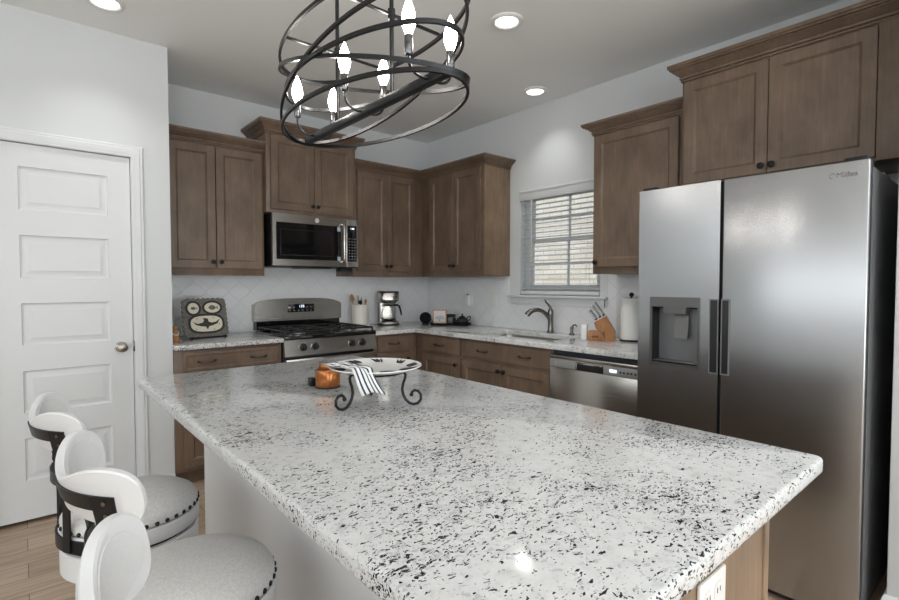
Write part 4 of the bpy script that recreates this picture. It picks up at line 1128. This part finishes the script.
# utensil crock
t = thing('utensil_crock', 'tall cream ceramic crock beside the range holding wooden spoons', 'crock', (2.345, 3.985, CT))
ux, uy = 2.345, 3.985; ch = .195
build('crock_body', MB().lathe([(0, .001), (.072, .001), (.077, .006), (.077, ch - .004), (.0755, ch), (.071, ch), (.070, ch - .006), (.070, .012), (0, .012)], (ux, uy, CT), 44), 'crock', t)
def spoon(name, lab, bx_, by_, tx, ty, tz, m, head=(.024, .008, .034), grp='utensils in the cream crock'):
    a = Vector((ux + bx_, uy + by_, CT + .016)); b = Vector((ux + tx, uy + ty, CT + tz)); d = (b - a).normalized()
    q = d.to_track_quat('Z', 'Y').to_matrix() @ Matrix.Rotation(-.7, 3, 'Z')
    mb = MB().cyl(a, b, .005, .0055, 10).sphere(b + d * head[2] * .8, 1, head, 16, q)
    return tag(build(name, mb, m), lab, 'utensil', grp)
spoon('wooden_spoon', 'long wooden spoon leaning left above the cream crock', -.030, .020, -.056, .034, .222, 'spoon', (.028, .010, .038))
spoon('wooden_spoon', 'reddish wooden spoon at the right of the cream crock',   .030, -.018, .044, -.024, .205, 'bamboo', (.018, .008, .022))
spoon('wooden_spatula', 'wooden spatula in the middle of the cream crock',   .008, -.004, .014, -.004, .215, 'bamboo', (.018, .005, .026))
spoon('slotted_spoon', 'black plastic spoon low at the left of the cream crock', -.016, -.036, -.020, -.044, .200, 'black_plastic', (.022, .008, .02))
spoon('wooden_fork', 'slim wooden handle standing straight up in the cream crock',   .012, .040, .012, .048, .255, 'spoon', (.007, .006, .012))

# coffee maker
t = thing('coffee_maker', 'silver drip coffee maker with glass carafe in the back corner', 'coffee maker', (2.63, 3.93, CT))
cmx, cmy = 2.615, 3.93
T_ = Matrix.Translation((cmx, cmy, CT)) @ Matrix.Rotation(math.radians(-22), 4, 'Z')
def local(mb):
    mb.v = [tuple(T_ @ Vector(v)) for v in mb.v]; return mb
def rr_ring(w, d, r, z, oy=0): return [Vector((a, b + oy, z)) for a, b in rrect(-w / 2, w / 2, -d / 2, d / 2, r, 6)]
build('base', local(MB().loft([rr_ring(.185, .20, .06, .001), rr_ring(.19, .205, .062, .008), rr_ring(.19, .205, .062, .026), rr_ring(.178, .19, .06, .034)])), 'steel', t)
build('base_foot', local(MB().loft([rr_ring(.180, .195, .058, .0), rr_ring(.192, .207, .062, .004), rr_ring(.192, .207, .062, .012)])), 'black_plastic', t)
build('water_tank', local(MB().loft([rr_ring(.175, .07, .03, .030, .062), rr_ring(.175, .07, .03, .21, .062)])), 'steel', t)
hd = build('brew_head', local(MB().loft([rr_ring(.12, .13, .05, .200, -.0), rr_ring(.165, .17, .06, .215, .005), rr_ring(.188, .195, .06, .235), rr_ring(.188, .195, .06, .295), rr_ring(.184, .19, .06, .300)])), 'steel', t)
build('lid', local(MB().loft([rr_ring(.186, .192, .06, .3005), rr_ring(.19, .197, .06, .304), rr_ring(.186, .19, .06, .313)])), 'black_plastic', t)
build('display', local(MB().box(.028, .066, -.1005, -.097, .245, .272, .001)), 'black_gloss', hd)
build('warming_plate', local(MB().lathe([(0, .0345), (.066, .0345), (.068, .037), (.066, .040), (0, .040)], (0, -.015, 0), 36)), 'black_plastic', t)
cf = build('carafe', local(MB().lathe([(0, .0405), (.052, .0405), (.062, .048), (.067, .075), (.066, .11), (.056, .145), (.050, .165), (.052, .175), (.0495, .175), (.0475, .165), (.0535, .145), (.0635, .11), (.0645, .076), (.060, .051), (.051, .0435), (0, .0435)], (0, -.015, 0), 40)), 'glass', t)
build('carafe_lid', local(MB().lathe([(0, .194), (.03, .194), (.05, .186), (.054, .176), (.0, .1755)], (0, -.015, 0), 36)), 'black_plastic', cf)
build('carafe_handle', local(MB().tube([(.045, -.030, .182), (.075, -.045, .186), (.095, -.058, .172), (.106, -.066, .13), (.112, -.07, .09)], [.010, .010, .010, .009, .007], 10)), 'charcoal', cf)
build('coffee', local(MB().lathe([(0, .044), (.050, .044), (.0585, .051), (.0585, .054), (0, .054)], (0, -.015, 0), 32)), plain('dark_coffee', (.02, .01, .005), .2), cf)

# black ball speaker
sx, sy = 2.915, 3.745
t = thing('ball_speaker', 'black ball-shaped speaker between the coffee maker and the tea tray', 'speaker', (sx, sy, CT))
build('mesh_ball', MB().sphere((sx, sy, CT + .060), .056, (1, 1, .98), 28), fabric('black_mesh', (.008, .008, .009), (.02, .02, .022)), t)
build('base_ring', MB().lathe([(0, 0), (.036, 0), (.038, .004), (.034, .010), (0, .010)], (sx, sy, CT + .0005), 28), 'charcoal', t)

# tea tray
tx, ty = 3.02, 3.50
t = thing('serving_tray', 'black tray in the counter corner carrying a sign, tin and teapot', 'tray', (tx, ty, CT))
Tt = Matrix.Translation((tx, ty, CT)) @ Matrix.Rotation(math.radians(-57), 4, 'Z')   # local x: picture right
def loc2(mb): mb.v = [tuple(Tt @ Vector(v)) for v in mb.v]; return mb
build('tray_base', loc2(MB().loft([rr_ring(.36, .15, .03, .0005), rr_ring(.375, .165, .035, .022), rr_ring(.367, .157, .033, .022), rr_ring(.352, .142, .028, .005)])), 'black_metal', t)
mb = MB()
build('tray_handle', loc2(MB().tube([(-.182, -.03, .018), (-.200, -.03, .050), (-.203, 0, .068), (-.200, .03, .050), (-.182, .03, .018)], .004, 8)), 'black_metal', t)
def lp(x, y, z): return tuple(Tt @ Vector((x, y, z)))
t = thing('tabletop_sign', 'white square sign in an orange frame standing on the black tray', 'sign', lp(-.105, 0, .0055))
fr = build('frame', loc2(MB().box(-.170, -.036, -.012, .012, .0055, .142, .003)), plain('copper_frame', (.55, .25, .12), .4), t)
build('sign_face', loc2(MB().box(-.160, -.046, -.0135, -.0118, .015, .132)), plain('sign_white', (.74, .74, .72), .6), fr)
mb = MB().tube([(-.145 + .09 * i / 14, -.0138, .062 + .008 * math.sin(i * 1.7)) for i in range(15)], .002, 6)
mb.tube([(-.13 + .06 * i / 10, -.0138, .078 + .006 * math.sin(i * 2.1)) for i in range(11)], .0015, 6).box(-.108, -.098, -.0142, -.0134, .04, .05)
build('script_lettering', loc2(mb), 'print', fr)
mb = MB()
for i in range(9): mb.sphere((-.152 + i * .012, -.0138, .022 + .004 * (i % 2)), .005, (1, .3, 1), 8)
build('yellow_flowers', loc2(mb), plain('yellow_flower', (.55, .40, .06), .6), fr)
t = thing('tea_tin', 'dark grey square tea tin between the framed sign and the teapot', 'tin', lp(.005, 0, .0055))
b = build('tin_body', loc2(MB().box(-.028, .040, -.034, .034, .0055, .088, .004)), 'charcoal', t)
build('tin_lid', loc2(MB().box(-.030, .042, -.036, .036, .088, .104, .004)), 'black_metal', t)
build('paper_label', loc2(MB().box(-.016, .028, -.0352, -.0338, .022, .074, .0005)), 'grey_print', b)
t = thing('teapot', 'small round black teapot at the right end of the black tray', 'teapot', lp(.112, 0, .0055))
b = build('pot', loc2(MB().lathe([(0, .0055), (.034, .0055), (.046, .018), (.053, .038), (.050, .058), (.036, .072), (.028, .075), (0, .075)], (.112, 0, 0), 36)), 'cast_iron', t)
build('lid', loc2(MB().lathe([(0, .0755), (.030, .0755), (.024, .083), (.008, .088), (.005, .094), (.009, .102), (.006, .108), (0, .110)], (.112, 0, 0), 28)), 'cast_iron', t)
build('spout', loc2(MB().tube([(.070, -.005, .035), (.052, -.007, .045), (.046, -.008, .068)], [.012, .009, .006], 10)), 'cast_iron', t)
build('handle', loc2(MB().tube([(.150, 0, .064), (.168, 0, .080), (.186, 0, .086), (.192, 0, .072), (.180, 0, .052), (.162, 0, .032)], .0045, 8)), 'cast_iron', t)

# outlets on the tile
for (yy, zz, lab, plug) in ((3.445, 1.145, 'white wall outlet with a plug-in night light, left of the sink window', True), (3.13, 1.143, 'plain white wall outlet just left of the window sill', False)):
    t = thing('wall_outlet', lab, 'outlet', (XR - .008, yy, zz), 'white outlet plates')
    cpz = build('cover_plate', MB().box(XR - .014, XR - .008, yy - .038, yy + .038, zz - .06, zz + .06, .002), 'white_plastic', t)
    build('receptacle', MB().box(XR - .016, XR - .014, yy - .017, yy + .017, zz - .035, zz + .035, .0008), 'white_plastic', t)
    if plug:
        p = thing('night_light', 'white plug-in night light in the left outlet above the tea tray', 'night light', (XR - .03, yy, zz))
        build('housing', MB().box(XR - .050, XR - .0165, yy - .022, yy + .022, zz - .055, zz + .045, .008), 'white_plastic', p)
        build('sensor', MB().sphere((XR - .038, yy, zz + .052), .007, seg=10), 'print', p)

# faucet
t = thing('kitchen_faucet', 'dark pewter pull-down faucet behind the sink', 'faucet', (3.125, 2.43, CT))
qx, qy = 3.125, 2.43
build('body', MB().lathe([(0, .0005), (.030, .0005), (.031, .006), (.026, .012), (.023, .03), (.0205, .06), (.020, .10), (.022, .14), (.023, .165), (.018, .185), (0, .19)], (qx, qy, CT), 32), 'pewter', t)
sd = Vector((-.80, .60, 0)).normalized()
pts = [(0, .09), (.018, .125), (.040, .152), (.068, .172), (.100, .182), (.132, .180), (.160, .168), (.180, .150), (.188, .138)]
build('spout', MB().tube([Vector((qx, qy, CT)) + sd * a + Z * b for a, b in pts], [.014, .015, .0155, .0155, .016, .0185, .021, .022, .021], 16), 'pewter', t)
build('lever', MB().tube([Vector((qx, qy, CT)) + sd * a + Z * b for a, b in ((0, .185), (.006, .205), (.022, .225), (.038, .243), (.044, .262))], [.012, .010, .008, .008, .006], 10), 'pewter', t)
t = thing('soap_dispenser', 'small black soap dispenser beside the faucet base', 'soap dispenser', (3.13, 2.235, CT))
build('pump', MB().lathe([(0, .0005), (.021, .0005), (.021, .008), (.013, .016), (.011, .045), (.015, .05), (.012, .062), (0, .066)], (3.13, 2.235, CT), 24), 'pewter', t)
s2 = Vector((-.35, -.93, 0)).normalized()
build('nozzle', MB().tube([Vector((3.13, 2.235, CT)) + s2 * a + Z * b for a, b in ((0, .055), (.018, .074), (.040, .080), (.058, .074), (.062, .068))], .006, 10), 'pewter', t)

# knife block with its knives
kx0, ky0 = 2.985, 1.893
Tk = Matrix.Translation((kx0, ky0, CT)) @ Matrix.Rotation(math.radians(-62), 4, 'Z')    # local x to picture right
def lk(mb): mb.v = [tuple(Tk @ Vector(v)) for v in mb.v]; return mb
t = thing('knife_block', 'honey-coloured slanted wooden knife block beside the paper towels', 'knife block', (kx0, ky0, CT))
build('block', lk(MB().prism([(-.034, .085), (.045, .0005), (.090, .0005), (.090, .062), (.030, .168), (-.045, .122)], (0, -.045, 0), X, Z, Y, 0, .09)), 'bamboo', t)
build('front_foot', lk(MB().box(-.082, .030, -.045, .045, .0005, .064, .002)), 'bamboo', t)
build('stamped_mark', lk(MB().box(-.060, -.015, -.0458, -.0448, .022, .034, .0002)), plain('burnt_mark', (.16, .06, .02), .6), t)
kd = Vector((-.60, 0, .80)).normalized()
kl = ('upper left', 'upper right', 'middle left', 'middle right', 'lower left', 'lower right')
i = 0
for row, (bx_, bz_) in enumerate(((.018, .168), (-.006, .154), (-.030, .138))):
    for j, yy in enumerate((-.022, .020)):
        a = Vector((bx_, yy, bz_)) ; L = (.105, .095, .075)[row]
        mb = MB().cyl(a + kd * .001, a + kd * .012, .008, seg=8)
        b0, b1 = a + kd * .012, a + kd * L
        k = thing('kitchen_knife', 'steel-handled knife in the wooden block, %s of the six' % kl[i], 'knife', tuple(Tk @ a), 'knives in the wooden block'); i += 1
        build('handle', lk(MB().tube([b0, b0.lerp(b1, .3), b0.lerp(b1, .7), b1], [.008, .0095, .0085, .0105], 10).sphere(b1, .0105, seg=10)), 'white_plastic' if False else plain('satin_steel', (.62, .63, .64), .3, .9), k)
        build('bolster', lk(mb), 'pewter', k)
tag(build('napkin_holder', lk(MB().box(-.130, -.092, -.03, .03, .0005, .105, .004)), 'white_plastic'), 'pale upright napkin holder left of the knife block', 'napkin holder')

# paper towels
hx_, hy_ = 3.11, 1.745
t = thing('paper_towel_holder', 'black upright paper towel holder beside the fridge', 'paper towel holder', (hx_, hy_, CT))
build('base_plate', MB().lathe([(0, .0005), (.075, .0005), (.076, .006), (.070, .010), (0, .010)], (hx_, hy_, CT), 40), 'black_metal', t)
build('post', MB().cyl((hx_, hy_, CT + .01), (hx_, hy_, CT + .300), .007).sphere((hx_, hy_, CT + .310), .016), 'black_metal', t)
tag(build('paper_towel_roll', MB().lathe([(.019, .011), (.068, .011), (.070, .013), (.070, .286), (.068, .288), (.019, .288), (.019, .011)], (hx_, hy_, CT), 44), 'paper'), 'white paper towel roll standing against the fridge', 'paper towels')
